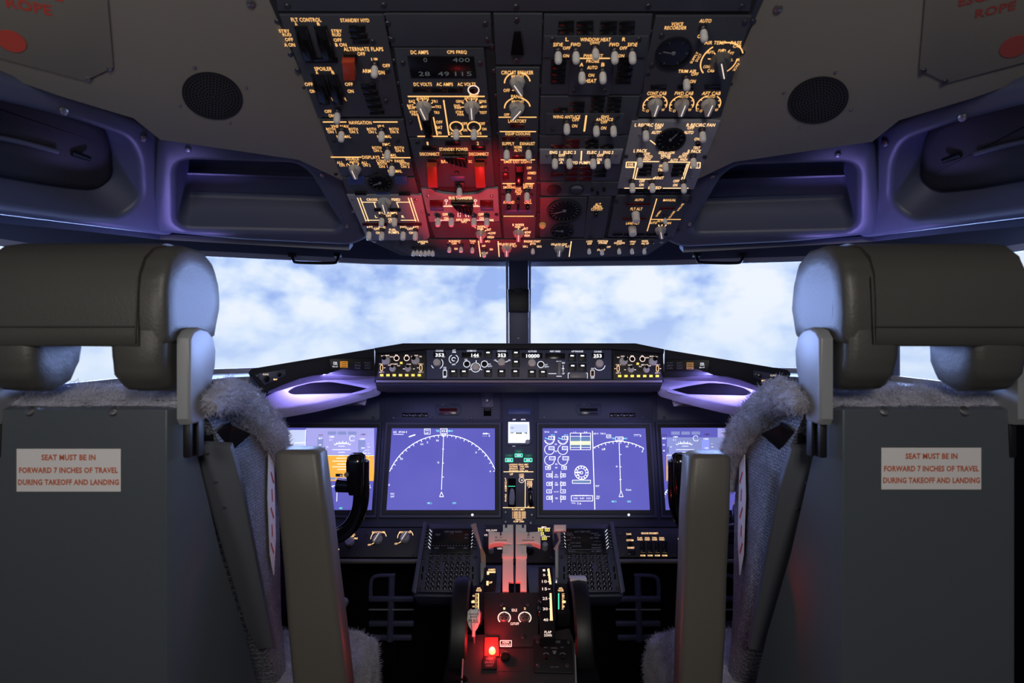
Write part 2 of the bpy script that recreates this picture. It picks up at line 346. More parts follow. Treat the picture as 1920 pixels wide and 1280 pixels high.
class Panel:
    def __init__(s, name, label, cat, pl, poly, material='plate', th=.004, h0=0, group=None, bev=.0008, plate='faceplate', base=.0):
        s.pl = pl; s.h = h0 + th; cx = sum(p[0] for p in poly) / len(poly); cy = sum(p[1] for p in poly) / len(poly)
        s.t = thing(name, label, cat, pl.w(cx, cy, h0), group); s.ink = {}; s.holes = {}
        s.plate(poly, h0 - base, s.h, material, plate, bev)
    def plate(s, poly, h0, h1, material='plate', name='faceplate', bev=.0008, label=None, parent=None):
        return B().prism([s.pl.ab(*p) for p in poly], h0, h1, s.pl.m(), bev=bev).link(name, M[material], parent or s.t, label)
    def blk(s, x0, y0, x1, y1, h=.002, material='ann', name='annunciator', bev=.0006, label=None, dh=0, parent=None, sk=0):
        return s.plate([(x0, y0), (x1, y0), (x1 + sk, y1), (x0 + sk, y1)], s.h + dh, s.h + dh + h, material, name, bev, label, parent)
    def I(s, k):
        return s.ink.setdefault(k, B())
    def tx(s, txt, px, py, h=6.5, w_=None, k='amber', rot=0, dh=.0005, bold=.012):
        vs_, fs_, tw, thh = tmesh(txt, bold); su, sv = s.pl.su(px, py), s.pl.sv(px, py)
        if w_ is None: w_ = len(txt) * h * .74
        if rot: sc = Matrix.Diagonal((h * len(txt) * .74 * sv / tw, h * su / thh, 1, 1))
        else: sc = Matrix.Diagonal((w_ * su / tw, h * sv / thh, 1, 1))
        s.I(k).add(vs_, fs_, s.pl.at(px, py, s.h + dh, rot) @ sc); return s
    def txs(s, *a, **kw):
        for q in a: s.tx(*q, **kw)
        return s
    def ln(s, x0, y0, x1, y1, w_=2.2, k='amber', dh=.0003):
        a = Vector(s.pl.ab(x0, y0)); b = Vector(s.pl.ab(x1, y1)); d = b - a; n = Vector((-d.y, d.x)).normalized() * (w_ * s.pl.su((x0 + x1) / 2, (y0 + y1) / 2) / 2)
        s.I(k).prism([tuple(a + n), tuple(b + n), tuple(b - n), tuple(a - n)], s.h, s.h + dh, s.pl.m()); return s
    def box(s, x0, y0, x1, y1, w_=1, k='sym', sk=0, dh=.0003):
        s.ln(x0, y0, x1, y0, w_, k, dh); s.ln(x1, y0, x1 + sk, y1, w_, k, dh); s.ln(x1 + sk, y1, x0 + sk, y1, w_, k, dh); s.ln(x0 + sk, y1, x0, y0, w_, k, dh); return s
    def fill(s, x0, y0, x1, y1, k='sym', dh=.0003, sk=0):
        s.I(k).prism([s.pl.ab(*p) for p in ((x0, y0), (x1, y0), (x1 + sk, y1), (x0 + sk, y1))], s.h, s.h + dh, s.pl.m()); return s
    def arc(s, px, py, r, a0, a1, w_=2.2, k='amber', dh=.0004, seg=40):
        u = s.pl.su(px, py); s.I(k).ring((r - w_ / 2) * u, (r + w_ / 2) * u, s.h, s.h + dh, s.pl.at(px, py), seg, a0, a1); return s
    def dash(s, px, py, r0, r1, a, w_=1.6, k='amber', dh=.0004):
        u = s.pl.su(px, py); mm = s.pl.at(px, py, s.h + dh / 2) @ Matrix.Rotation(R(a), 4, 'Z')
        s.I(k).box(((r0 + r1) / 2 * u, 0, 0), ((r1 - r0) * u, w_ * u, dh), mm); return s
    def tog(s, *pts, tilt=12, small=False, side=0):
        for px, py in pts:
            a = inst('toggle_switch', P_bush, s.t, s.pl.at(px, py, s.h))
            inst('lever', P_levs if small else P_lev, a, s.pl.at(px, py, s.h + .003) @ Matrix.Rotation(R(tilt), 4, 'X') @ Matrix.Rotation(R(side), 4, 'Y'))
        return s
    def sel(s, px, py, r, ang=0, dark=False, k=.75, line=True):
        u = s.pl.su(px, py) * r; mm = s.pl.at(px, py, s.h, ang) @ Matrix.Scale(u, 4)
        a = inst('selector_knob', P_seld if dark else P_sel, s.t, mm)
        if line: inst('pointer_line', P_line, a, mm)
        return s
    def rnd(s, px, py, r, k='grey', ang=0, hh=1.0, name='knob', parent=None, dh=0):
        u = s.pl.su(px, py) * r; me = {'grey': P_rnd, 'white': P_rndl, 'black': P_rndd}[k]
        return inst(name, me, parent or s.t, s.pl.at(px, py, s.h + dh, ang) @ Matrix.Diagonal((u, u, u * hh, 1)))
    def scr(s, *pts, k=P_screw):
        for px, py in pts: inst('screw', k, s.t, s.pl.at(px, py, s.h, random.uniform(0, 180)))
        return s
    def gauge(s, px, py, r, needle=30, bez='frame', ticks=12):
        u = s.pl.su(px, py); mm = s.pl.at(px, py)
        g_ = B().ring(r * .88 * u, r * u, s.h, s.h + .004, mm, 40).link('gauge', M[bez], s.t)
        B().lathe([(r * .89 * u, s.h), (r * .89 * u, s.h + .0012)], mm, 36).link('gauge_face', M['glassdark'], g_)
        b = B()
        for i in range(ticks):
            a = 2 * math.pi * i / ticks; b.box((math.cos(a) * r * .74 * u, math.sin(a) * r * .74 * u, s.h + .0015), (r * .16 * u, .7 * u, .0004), mm, rot=Matrix.Rotation(a, 4, 'Z'))
        b.box((0, 0, s.h + .0015), (r * .2 * u, r * .2 * u, .0004), mm)
        b.link('gauge_marks', M['dim'], g_)
        nb = B(); a = R(needle); nb.box((math.cos(a) * r * .3 * u, math.sin(a) * r * .3 * u, s.h + .0024), (r * .62 * u, 2.2 * u, .0006), mm, rot=Matrix.Rotation(a, 4, 'Z')); nb.lathe([(r * .1 * u, s.h + .001), (r * .08 * u, s.h + .0035)], mm, 12)
        nb.link('needle', M['dim'], g_)
        return s
    def redguard(s, x0, y0, x1, y1):
        b_ = s.blk(x0 + 1, y0 - 4, x1 + 4, y0 + 8, .006, 'black', 'guard_hinge', .001)
        pl = s.pl; s.plate([(x0, y0 + 2), (x1, y0 + 2), (x1 + 2, y1 - 16), (x0 + 3, y1 - 16)], s.h, s.h + .017, 'guard', 'switch_guard', .0015, parent=b_); return s
    def blkguard(s, px, py, w_, h_, hh=.016):
        b = B(); u, v = s.pl.su(px, py), s.pl.sv(px, py); mm = s.pl.at(px, py, s.h); a = w_ * u / 2; c = h_ * v / 2
        b.box((0, 0, .0015), (w_ * u, h_ * v, .003), mm, bev=.001)
        for q in (-1, 1): b.prism([(-c * .9, .001), (c * .9, .001), (c * .7, hh * .5), (c * .1, hh), (-c * .75, hh * .8)], -a * .09, a * .09, mm @ Matrix.Translation((q * a * .86, 0, 0)) @ Matrix(((0, 0, 1, 0), (1, 0, 0, 0), (0, 1, 0, 0), (0, 0, 0, 1))), bev=.0004)
        g_ = b.link('guard_frame', M['black'], s.t)
        cb = B(); cb.box((0, -c * .35, hh * .8), (w_ * u * .84, h_ * v * .62, .003), mm, bev=.001, rot=Matrix.Rotation(R(-12), 4, 'X')); cb.box((0, -c * .98, hh * .62), (w_ * u * .5, h_ * v * .12, .006), mm, bev=.001)
        cb.link('guard_cover', M['gloss'], g_); return s
    def done(s):
        nm = {'amber': 'legend', 'amberhi': 'legend', 'warm': 'legend', 'white': 'legend', 'dim': 'printed_text', 'digit': 'digits', 'sym': 'symbology', 'cyan': 'cyan_symbology', 'ink': 'printed_text', 'redink': 'printed_text', 'tape': 'tape_label', 'green': 'green_light', 'yellow': 'yellow_light'}
        for k, b in s.ink.items():
            if b.v: b.link(nm.get(k, 'display_field'), M[k], s.t)
        return s.t

# ================================================================ THE SHELL OF THE COCKPIT
def strip(name, bot, top, material, th, kind='structure', side=1, **kw):
    """wall strip through world points bot[i] -> top[i], given thickness away from the cabin"""
    b = B(); n = len(bot); off = []
    for i in range(n):
        d = (bot[min(i + 1, n - 1)] - bot[max(i - 1, 0)]); d.z = 0; d.normalize(); off.append(Vector((-d.y, d.x, 0)) * th * side)
    b.loft([[bot[i], top[i], top[i] + off[i], bot[i] + off[i]] for i in range(n)]); return b.link(name, material, None, kind=kind, **kw)
HB = [(-60, 438, 1.10), (95, 462, 1.26), (300, 467, 1.50), (400, 471, 1.60), (700, 486, 1.84), (972, 491, 1.95), (1240, 488, 1.84), (1545, 479, 1.60), (1650, 475, 1.50), (1840, 469, 1.26), (1985, 445, 1.10)]
SB = [(-60, 742, 1.10), (95, 735, 1.26), (300, 712, 1.50), (400, 702, 1.60), (700, 690, 1.84), (972, 688, 1.95), (1240, 690, 1.84), (1545, 702, 1.60), (1650, 712, 1.50), (1840, 736, 1.26), (1985, 744, 1.10)]
hb = [W(*p) for p in HB]; sb = [W(*p) for p in SB]
XL = hb[0].x; XR = hb[-1].x; ZT = CZ + .66
strip('wall_front_upper', hb, [Vector((p.x, p.y, ZT)) for p in hb], M['navy'], .03)
lw = [Vector(v) for v in ((XL, 1.10, 0), (XL, 2.03, 0), (XR, 2.03, 0), (XR, 1.10, 0))]
b = B()
for i in range(3): d = (lw[i + 1] - lw[i]).normalized(); n_ = Vector((-d.y, d.x, 0)) * .03; u_ = Vector((0, 0, CZ - .12)); b.loft([[lw[i], lw[i + 1], lw[i + 1] + n_, lw[i] + n_], [lw[i] + u_, lw[i + 1] + u_, lw[i + 1] + n_ + u_, lw[i] + n_ + u_]])
b.link('wall_front_lower', M['void'], kind='structure')
b = B(); b.box(((XL + XR) / 2, .55, -.02), (XR - XL + .3, 3.1, .04)); b.link('floor', M['floor'], kind='structure')
b = B(); b.box(((XL + XR) / 2, .55, ZT + .02), (XR - XL + .3, 3.1, .04)); b.link('ceiling', M['liningdark'], kind='structure')
b = B(); b.box((XL - .015, .1, ZT / 2), (.03, 2.0, ZT)); b.link('wall_left', M['liningdark'], kind='structure')
b = B(); b.box((XR + .015, .1, ZT / 2), (.03, 2.0, ZT)); b.link('wall_right', M['liningdark'], kind='structure')
b = B(); b.box(((XL + XR) / 2, -.92, ZT / 2), (XR - XL + .1, .04, ZT)); b.link('wall_back', M['liningdark'], kind='structure')
# sills: pale ledge running under the windows, on each side
for k, (nm, rng) in enumerate((('trim_1', range(0, 6)), ('trim_2', range(5, 11)))):
    b = B(); rr = []
    for i in rng:
        p = sb[i]; c_ = Vector((XC, .9, p.z)); d = (c_ - p); d.z = 0; d.normalize(); q = p + d * (.05 if i in (4, 5, 6) else .09)
        o2 = Vector((max(XL, min(XR, p.x * 1.25)), max(p.y, min(2.05, p.y + .4)), CZ - .115)); rr.append([o2, p + Vector((0, 0, .004)), q + Vector((0, 0, -.004)), q + Vector((0, 0, -.03)), o2 + Vector((0, 0, -.03))])
    b.loft(rr); b.link(nm, M['silver'], kind='structure')
# window frames (bright metal edging along the header) and glass panes
def pane(name, i0, i1):
    t_ = []
    fr = B(); a, c_, d, e_ = sb[i0], sb[i1], hb[i1], hb[i0]
    o = (a + c_ + d + e_) / 4; out = (c_ - a).cross(d - a).normalized()
    if out.y < 0: out = -out
    q = [a, c_, d, e_]
    f_ = bpy.data.objects.new(name, None); COL.objects.link(f_); place(f_, None, Matrix.Translation(Vector((o.x, o.y, min(a.z, c_.z))))); f_['kind'] = 'structure'
    for p0, p1 in ((q[0], q[1]), (q[1], q[2]), (q[2], q[3]), (q[3], q[0])):
        m0 = p0 + (o - p0).normalized() * .012; m1 = p1 + (o - p1).normalized() * .012
        fr.loft([[p0, m0, m0 + out * .012, p0 + out * .012], [p1, m1, m1 + out * .012, p1 + out * .012]])
    fr.link('window_frame', M['silver'], f_)
    g_ = B(); s_ = [p + (o - p).normalized() * .006 + out * .004 for p in q]; g_.loft([s_, [p + out * .006 for p in s_]]); g_.link('glass_pane', M['glass'], f_)
def wpane(name, idx):
    # a curved windscreen: frame and glass follow several wall points
    f_ = bpy.data.objects.new(name, None); COL.objects.link(f_); mid = idx[len(idx) // 2]; place(f_, None, Matrix.Translation(sb[mid])); f_['kind'] = 'structure'
    n = len(idx); off = []
    for k in range(n):
        d = hb[idx[min(k + 1, n - 1)]] - hb[idx[max(k - 1, 0)]]; d.z = 0; d.normalize(); off.append(Vector((-d.y, d.x, 0)))
    fr = B(); top = [hb[i] for i in idx]; bot = [sb[i] for i in idx]
    for line, dz in ((top, -.014), (bot, .014)):
        fr.loft([[p, p + Vector((0, 0, dz)), p + Vector((0, 0, dz)) + off[k] * .012, p + off[k] * .012] for k, p in enumerate(line)])
    fr.link('window_frame', M['silver'], f_)
    g_ = B(); g_.loft([[bot[k] + off[k] * .014, top[k] + off[k] * .014, top[k] + off[k] * .018, bot[k] + off[k] * .018] for k in range(n)]); g_.link('glass_pane', M['glass'], f_)
wpane('window_1', [2, 3, 4, 5]); wpane('window_2', [5, 6, 7, 8]); wpane('window_3', [0, 1, 2]); wpane('window_4', [8, 9, 10])
# posts between the panes
for nm, i in (('trim_3', 2), ('trim_4', 8)):
    b = B(); p, q = sb[i], hb[i]; b.loft([[p + Vector(v) for v in ((-.03, -.03, 0), (.03, -.03, 0), (.03, .03, 0), (-.03, .03, 0))], [q + Vector(v) for v in ((-.03, -.03, 0), (.03, -.03, 0), (.03, .03, 0), (-.03, .03, 0))]]); b.link(nm, M['navy'], kind='structure')
# centre post with its bright edges and the black sight box
t = thing('centre_post', 'dark navy upright post between the two front windows', 'window post', W(972, 700, 1.88))
pp = Pl(W(950, 700, 1.90), W(994, 700, 1.90), W(950, 480, 1.90))
def quad(pl, pts, h0, h1, nm, mt, par, bev=.001, **kw): return B().prism([pl.ab(*p) for p in pts], h0, h1, pl.m(), bev=bev).link(nm, M[mt], par, **kw)
quad(pp, [(954, 482), (990, 482), (991, 700), (955, 700)], 0, .03, 'post_core', 'navy', t)
quad(pp, [(948, 486), (953, 486), (954, 700), (949, 700)], -.012, .006, 'edge_strip', 'silver', t)
quad(pp, [(991, 486), (996, 486), (995, 700), (991, 700)], -.012, .006, 'edge_strip', 'silver', t)
P_ = pp.shift(.03)
for y in (541, 634): inst('screw', P_rivet, t, P_.at(972, y))
t = thing('post_box', 'small black box fixed halfway up the centre post', 'box', P_.w(972, 585))
quad(P_, [(952, 543), (992, 543), (992, 585), (953, 585)], .001, .022, 'housing', 'black', t, .003)
quad(P_, [(963, 541), (981, 541), (977, 552), (967, 552)], .019, .024, 'tab', 'frame', t)
# grab handles on the window header
for px, lab in ((590, 'black loop grab handle above the left windscreen'), (1348, 'black loop grab handle above the right windscreen')):
    t = thing('grab_handle', lab, 'handle', W(px, 480, 1.66), 'grab handles over the windscreens')
    b = B(); b.tube([W(px - 42, 478, 1.70), W(px - 40, 488, 1.66), W(px - 30, 492, 1.65), W(px + 30, 493, 1.65), W(px + 42, 489, 1.66), W(px + 44, 479, 1.70)], .004, 10, 5, up=Vector((0, 0, 1))); b.link('grip_bar', M['black'], t)
    for s_ in (-42, 43): b = B(); b.box(W(px + s_, 478, 1.71), (.02, .02, .012), bev=.003); b.link('mount', M['black'], t)

# ================================================================ CEILING LININGS AND NAVY TRIM
OP = Pl(W(690, 450, 1.32), W(1262, 450, 1.32), W(968, 25, .858))       # the plane of the overhead panel
def mir(p): return (1936 - p[0], p[1] + 4) + tuple(p[2:])
def fillet(poly, r, n=4):
    out = []
    for i in range(len(poly)):
        p0, p1, p2 = Vector(poly[i - 1]), Vector(poly[i]), Vector(poly[(i + 1) % len(poly)])
        a = (p0 - p1); c_ = (p2 - p1); rr = min(r, a.length * .45, c_.length * .45); a = p1 + a.normalized() * rr; c_ = p1 + c_.normalized() * rr
        for k in range(n + 1): u = k / n; out.append(tuple(a * (1 - u) ** 2 + p1 * 2 * u * (1 - u) + c_ * u * u))
    return out
def holed(name, pl, outer, hole, mt, par, depth, front, thick=.02, rim=.012, rec='navy', back='back_wall', **kw):
    """moulded plate with a rounded recess: outer + hole in plane coordinates"""
    b = bmesh.new()
    def loop(pts, h): return [b.verts.new((x, y, h)) for x, y in pts]
    def edges(vs_): return [b.edges.new((vs_[i], vs_[(i + 1) % len(vs_)])) for i in range(len(vs_))]
    def bridge(a, c_):
        for i in range(len(a)): j = (i + 1) % len(a); b.faces.new((a[i], a[j], c_[j], c_[i]))
    co = Vector((sum(p[0] for p in outer) / len(outer), sum(p[1] for p in outer) / len(outer)))
    def inset(pts, d, cc=None):
        n = len(pts); ar = sum(pts[i - 1][0] * pts[i][1] - pts[i][0] * pts[i - 1][1] for i in range(n)); sg = 1 if ar > 0 else -1; r_ = []
        for i in range(n):
            t_ = Vector(pts[(i + 1) % n]) - Vector(pts[i - 1])
            if t_.length < 1e-9: r_.append(pts[i]); continue
            t_.normalize(); r_.append((pts[i][0] - t_.y * d * sg, pts[i][1] + t_.x * d * sg))
        return r_
    o0 = loop(inset(outer, -.0), front - thick); o1 = loop(inset(outer, .0), front - rim * .5); o2 = loop(inset(outer, rim * .35), front - rim * .12); o3 = loop(inset(outer, rim), front)
    bridge(o0, o1); bridge(o1, o2); bridge(o2, o3); eo = edges(o3) if False else [b.edges.get((o3[i], o3[(i + 1) % len(o3)])) for i in range(len(o3))]
    es = list(eo)
    if hole:
        g0 = loop(inset(hole, -rim), front); g1 = loop(inset(hole, -rim * .3), front - rim * .2); g2 = loop(hole, front - rim * .8); g3 = loop(inset(hole, .008), front - depth * .9); g4 = loop(inset(hole, .018), front - depth)
        bridge(g0, g1); bridge(g1, g2); bridge(g2, g3); bridge(g3, g4); b.faces.new(g4)
        es += [b.edges.get((g0[i], g0[(i + 1) % len(g0)])) for i in range(len(g0))]
    bmesh.ops.triangle_fill(b, edges=es, use_beauty=True)
    bmesh.ops.recalc_face_normals(b, faces=b.faces[:])
    bb = B(); bb.bm(b, pl.m()); return bb.link(name, M[mt], par, sharp=50, **kw)
def side_lining(mf, s, words):
    q = lambda *p: mf(p) if s > 0 else p
    a = OP.w(*q(503, 2)); c_ = OP.w(*q(640, 300)); d = a + Vector((s * .38, 0, -.125))
    pl = Pl(a, c_, d); X = lambda pts: [pl.ab(*q(*p)) for p in pts]
    t = thing('ceiling_lining', words[0], 'ceiling panel', pl.w(*q(400, 200)), 'side ceiling linings')
    B().prism(X([(470, -80), (600, 210), (655, 345), (560, 300), (300, 262), (250, 222), (110, 180), (-60, 120), (-60, -80)]), -.012, 0, pl.m(), bev=.001).link('lining_sheet', M['lining'], t)
    hp = X([(-60, 90), (160, 149), (213, 124), (196, -80), (-60, -80)]); B().prism(hp, .0005, .004, pl.m(), bev=.0015).link('hatch', M['hatch'], t)
    for p in ((165, 145), (205, 125)): inst('screw', P_screw if s > 0 else P_rivet, t, pl.at(*q(*p), .004))
    for p in ((172, 26),) if False else (): pass
    inst('screw', P_rivet, t, pl.at(*((470, 4) if s < 0 else (1459, 14)), .001) @ Matrix.Scale(1.8, 4))
    # red disc and the red words on the hatch
    bb = B(); mm = pl.at(*((22, 73) if s < 0 else (1902, 83)), .0045); rd = .0195 * pl.w(22, 73).y if s < 0 else .0195 * pl.w(1902, 83).y; bb.lathe([(rd, 0), (rd, .0008)], mm, 32); bb.link('red_disc', M['redink'] if s < 0 else M['reddark'], t)
    rb = B()
    for wd, px, py, ww, hh in ((('ROPE', 55, 8, 88, 20), ('ESCAPE', 55, -22, 130, 20)) if s < 0 else (('ROPE', 1866, 14, 78, 17), ('ESCAPE', 1850, -12, 110, 18))):
        vs_, fs_, tw, thh = tmesh(wd, .03); mm = pl.at(px, py, .0046); u = pl.su(px, py)
        # letters lean with the hatch, baseline along the aircraft's side
        ax = (pl.w(px + 10, py + (1.9 if s < 0 else -2.3)) - pl.w(px, py)); wpx = ax.length / 10.2; ax.normalize(); hpx = (pl.w(px, py + 5) - pl.w(px, py - 5)).length / 10; n_ = pl.n; ay = n_.cross(ax); o = pl.w(px, py, .0046)
        mm = Matrix(((ax.x, ay.x, n_.x, o.x), (ax.y, ay.y, n_.y, o.y), (ax.z, ay.z, n_.z, o.z), (0, 0, 0, 1)))
        if (ay - ax * 0).dot(pl.w(px, py - 5) - pl.w(px, py)) < 0: mm = mm @ Matrix.Diagonal((1, -1, 1, 1))
        rb.add(vs_, fs_, mm @ Matrix.Diagonal((ww * wpx / tw, hh * hpx / thh, 1, 1)))
    rb.link('red_lettering', M['redink'] if s < 0 else M['reddark'], t)
    # speaker
    sp = thing('ceiling_speaker', words[1], 'speaker', pl.w(*q(400, 181)), 'round ceiling speakers')
    px, py = (399, 180) if s < 0 else (1533, 188); u = pl.su(px, py) * 1.0; r = .0445 * pl.w(px, py).y
    mm = pl.at(px, py)
    B().ring(r * .96, r, 0, .0025, mm, 48).link('rim', M['black'], sp)
    B().lathe([(r * .97, .0), (r * .97, .0012), (r * .5, .002)], mm, 48).link('grille', mat_grille, sp)
    hb_ = B()
    for k in range(1, 9):
        n = k * 6
        for i in range(n): a_ = 2 * math.pi * (i + .5 * (k % 2)) / n; hb_.lathe([(.0012, .0019), (.0012, .0023)], mm @ Matrix.Translation((math.cos(a_) * r * .108 * k, math.sin(a_) * r * .108 * k, 0)), 6)
    hb_.link('perforation', M['void'], sp)
    for ax_, ay_ in ((0, 1.24), (0, -1.24), (1.24, 0), (-1.24, 0)): inst('screw', P_rivet, sp, mm @ Matrix.Translation((ax_ * r, ay_ * r, .0005)) @ Matrix.Scale(.8, 4))
    return pl
mat_grille = mat('perforated grille', (.022, .023, .028), .6, bump=.05)
side_lining(mir, -1, ('beige left ceiling lining with round speaker and red rope lettering', 'round dark speaker grille in the left ceiling lining'))
side_lining(mir, 1, ('dim right ceiling lining with round speaker and darker red rope lettering', 'round dark speaker grille in the right ceiling lining'))

def trims(s):
    q = (lambda *p: mir(p)) if s > 0 else (lambda *p: p)
    side = 'left' if s < 0 else 'right'
    # forward locker beside the overhead panel
    pl = Pl(W(*q(300, 440), 1.22), W(*q(690, 450), 1.33), W(*q(470, 262), 1.07)); X = lambda pts: [pl.ab(*q(*p)) for p in pts]
    t = thing('stowage_trim', f'navy moulded trim with a deep recess beside the {side} edge of the lit overhead panel', 'moulded trim', pl.w(*q(450, 440)), 'navy recessed trims under the ceiling linings')
    out = fillet(X([(296, 249), (585, 266), (622, 282), (650, 350), (693, 447), (660, 462), (450, 452), (284, 436)]), .03)
    hole = fillet(X([(330, 302), (556, 309), (583, 330), (640, 425), (628, 434), (330, 428)]), .03, 5)
    holed('recess_shell', pl, out, hole, 'navy', t, .085, 0, .05, .012)
    B().loft([[pl.w(*q(345, 366), -.060), pl.w(*q(600, 372), -.060), pl.w(*q(600, 376), -.084), pl.w(*q(345, 372), -.084)], [pl.w(*q(345, 369), -.060), pl.w(*q(600, 376), -.060), pl.w(*q(600, 380), -.084), pl.w(*q(345, 376), -.084)]]).link('ledge', M['navy'], t)
    for p in (((353, 279), (604, 327)) if s < 0 else ((1571 - 1936 + 1936, 289 - 0),)): inst('screw', P_rivet, t, pl.at(*p, .001) @ Matrix.Scale(1.5, 4))
    if s > 0:
        for p in ((1336, 330), (1293, 419)): inst('screw', P_rivet, t, pl.at(*p, .001) @ Matrix.Scale(1.3, 4))
    else: inst('screw', P_rivet, t, pl.at(650, 423, .001) @ Matrix.Scale(1.3, 4))
    # side locker sweeping back past the crew seat
    a, c_, d = W(*q(300, 435), 1.215), W(*q(-60, 405), .90), W(*q(300, 255), 1.07)
    pl = Pl(a, c_, d); X = lambda pts: [pl.ab(*q(*p)) for p in pts]
    t = thing('side_trim', f'navy moulded trim with a long dark recess along the {side} side window', 'moulded trim', pl.w(*q(120, 420)), 'navy recessed side trims')
    out = fillet(X([(-120, 100), (-20, 132), (110, 172), (235, 214), (318, 254), (342, 266), (330, 446), (150, 424), (-120, 392)]), .03)
    hole = fillet(X([(-110, 170), (30, 200), (150, 230), (243, 262), (262, 300), (266, 375), (225, 408), (150, 404), (-110, 368)]), .03, 5)
    holed('recess_shell', pl, out, hole, 'navy', t, .11, 0, .05, .012)
    B().prism([(x * .96 + sum(q_[0] for q_ in hole) / len(hole) * .04, y * .92 + sum(q_[1] for q_ in hole) / len(hole) * .08) for x, y in hole], -.104, -.062, pl.m(), bev=.02, seg=4).link('recess_shade', M['frame'], t)  # dark plate added to paint the shade inside the recess
    B().tube([pl.w(*q(-100, 280), -.057), pl.w(*q(60, 302), -.057), pl.w(*q(150, 322), -.057)], .004, 8).link('inner_rail', M['navy'], t)
    B().tube([pl.w(*q(180, 326), -.062), pl.w(*q(205, 330), -.050)], [.006, .004], 8).link('latch', M['gloss'], t)
    for p in (((118, 207), (269, 258)) if s < 0 else ((1806, 219), (1660, 267))): inst('screw', P_rivet, t, pl.at(*p, .001) @ Matrix.Scale(1.9, 4))
    # lower lip of the trims against the window header
    b = B(); rr = []
    for px, py, Y in ((-60, 398, .95), (150, 420, 1.10), (300, 438, 1.25), (450, 447, 1.30), (655, 459, 1.36)):
        p = W(*q(px, py), Y); rr.append([p, p + Vector((0, 0, -.012)), p + Vector((0, .03, .002)), p + Vector((0, .03, .012))])
    b.loft(rr); b.link('trim_5' if s < 0 else 'trim_6', M['navy'], kind='structure')
trims(-1); trims(1)

# ================================================================ OVERHEAD PANEL
t = thing('overhead_frame', 'dark frame plate holding all the lit overhead switch modules', 'overhead panel', OP.w(968, 470))
B().prism([OP.ab(*p) for p in ((478, -60), (1442, -60), (1262, 447), (1212, 479), (968, 490), (752, 479), (688, 450))], -.03, 0, OP.m(), bev=.002).link('frame_plate', M['frame'], t)
B().prism([OP.ab(*p) for p in ((512, -60), (1418, -60), (1405, 18), (522, 18))], .0, .004, OP.m(), bev=.001).link('aft_plate', M['plate'], t)
for s_ in ((540, 8), (720, 6), (968, 9), (1215, 8), (1390, 8)): inst('screw', P_screw, t, OP.at(*s_, .004))
for x0, y0, x1, y1, n in ((723, 30, 764, 240, 6), (775, 300, 800, 430, 4), (918, 40, 935, 225, 5), (1016, 42, 1009, 400, 7), (1220, 60, 1172, 235, 5), (1170, 290, 1140, 430, 4), (520, 40, 592, 225, 4), (612, 260, 676, 430, 4), (1412, 40, 1352, 215, 4), (1345, 250, 1272, 430, 4), (934, 250, 942, 340, 4)):
    for k in range(n): inst('screw', P_screw, t, OP.at(x0 + (x1 - x0) * k / (n - 1), y0 + (y1 - y0) * k / (n - 1), .0))
def OH(name, label, poly, material='plate', th=.004, **kw): return Panel(name, label, 'switch panel', OP, poly, material, th, h0=.0004, group=None, **kw)

p = OH('flight_control_module', 'dark module lettered FLT CONTROL and SPOILER with black guards, top left corner', [(524, 24), (720, 24), (754, 215), (597, 216)])
p.txs(('FLT CONTROL', 575, 33, 7.5, 56), ('A', 556, 41), ('B', 598, 41), ('STANDBY HYD', 666, 34, 7, 54), ('STBY', 534, 54, 6, 20), ('RUD', 539, 61, 6, 16), ('OFF', 543, 70, 6.5, 15), ('A ON', 544, 80, 7, 20), ('STBY', 632, 54, 6, 20), ('RUD', 632, 61, 6, 16), ('OFF', 634, 71, 6.5, 15), ('B ON', 640, 80, 6.5, 21),
      ('ALTERNATE FLAPS', 682, 88, 7.5, 74), ('OFF', 678, 97, 6.5, 15), ('UP', 703, 108, 7, 12), ('OFF', 725, 119, 6.5, 14), ('ARM', 688, 129, 7, 16), ('DN', 716, 132, 7, 11), ('SPOILER', 607, 125, 7, 33), ('A', 595, 132), ('B', 625, 132), ('OFF', 580, 154, 6.5, 15), ('ON', 587, 167, 6.5, 11), ('OFF', 655, 154, 6.5, 15), ('ON', 658, 167, 6.5, 11), ('INT', 620, 182, 6, 11), ('R', 648, 182), ('OFF', 616, 205, 6, 13), ('ON', 622, 213, 6, 10))
p.blkguard(574, 74, 24, 60, .009); p.blkguard(610, 73, 24, 58, .009); p.blkguard(604, 160, 24, 50, .009); p.blkguard(630, 160, 22, 50, .009)
p.blk(574, 104, 634, 112, .003, 'gloss', 'guard_base')
for q in ((655, 43, 686, 56), (658, 58, 690, 67), (662, 69, 693, 77)): p.blk(*q)
for k in range(5): p.blk(677 + k * 4, 153 + k * 12, 705 + k * 4, 162 + k * 12, sk=1)
p.redguard(644, 97, 667, 150); p.tog((704, 115), (634, 203)); p.scr((700, 74), (728, 128), (559, 128), (725, 185)); p.done()

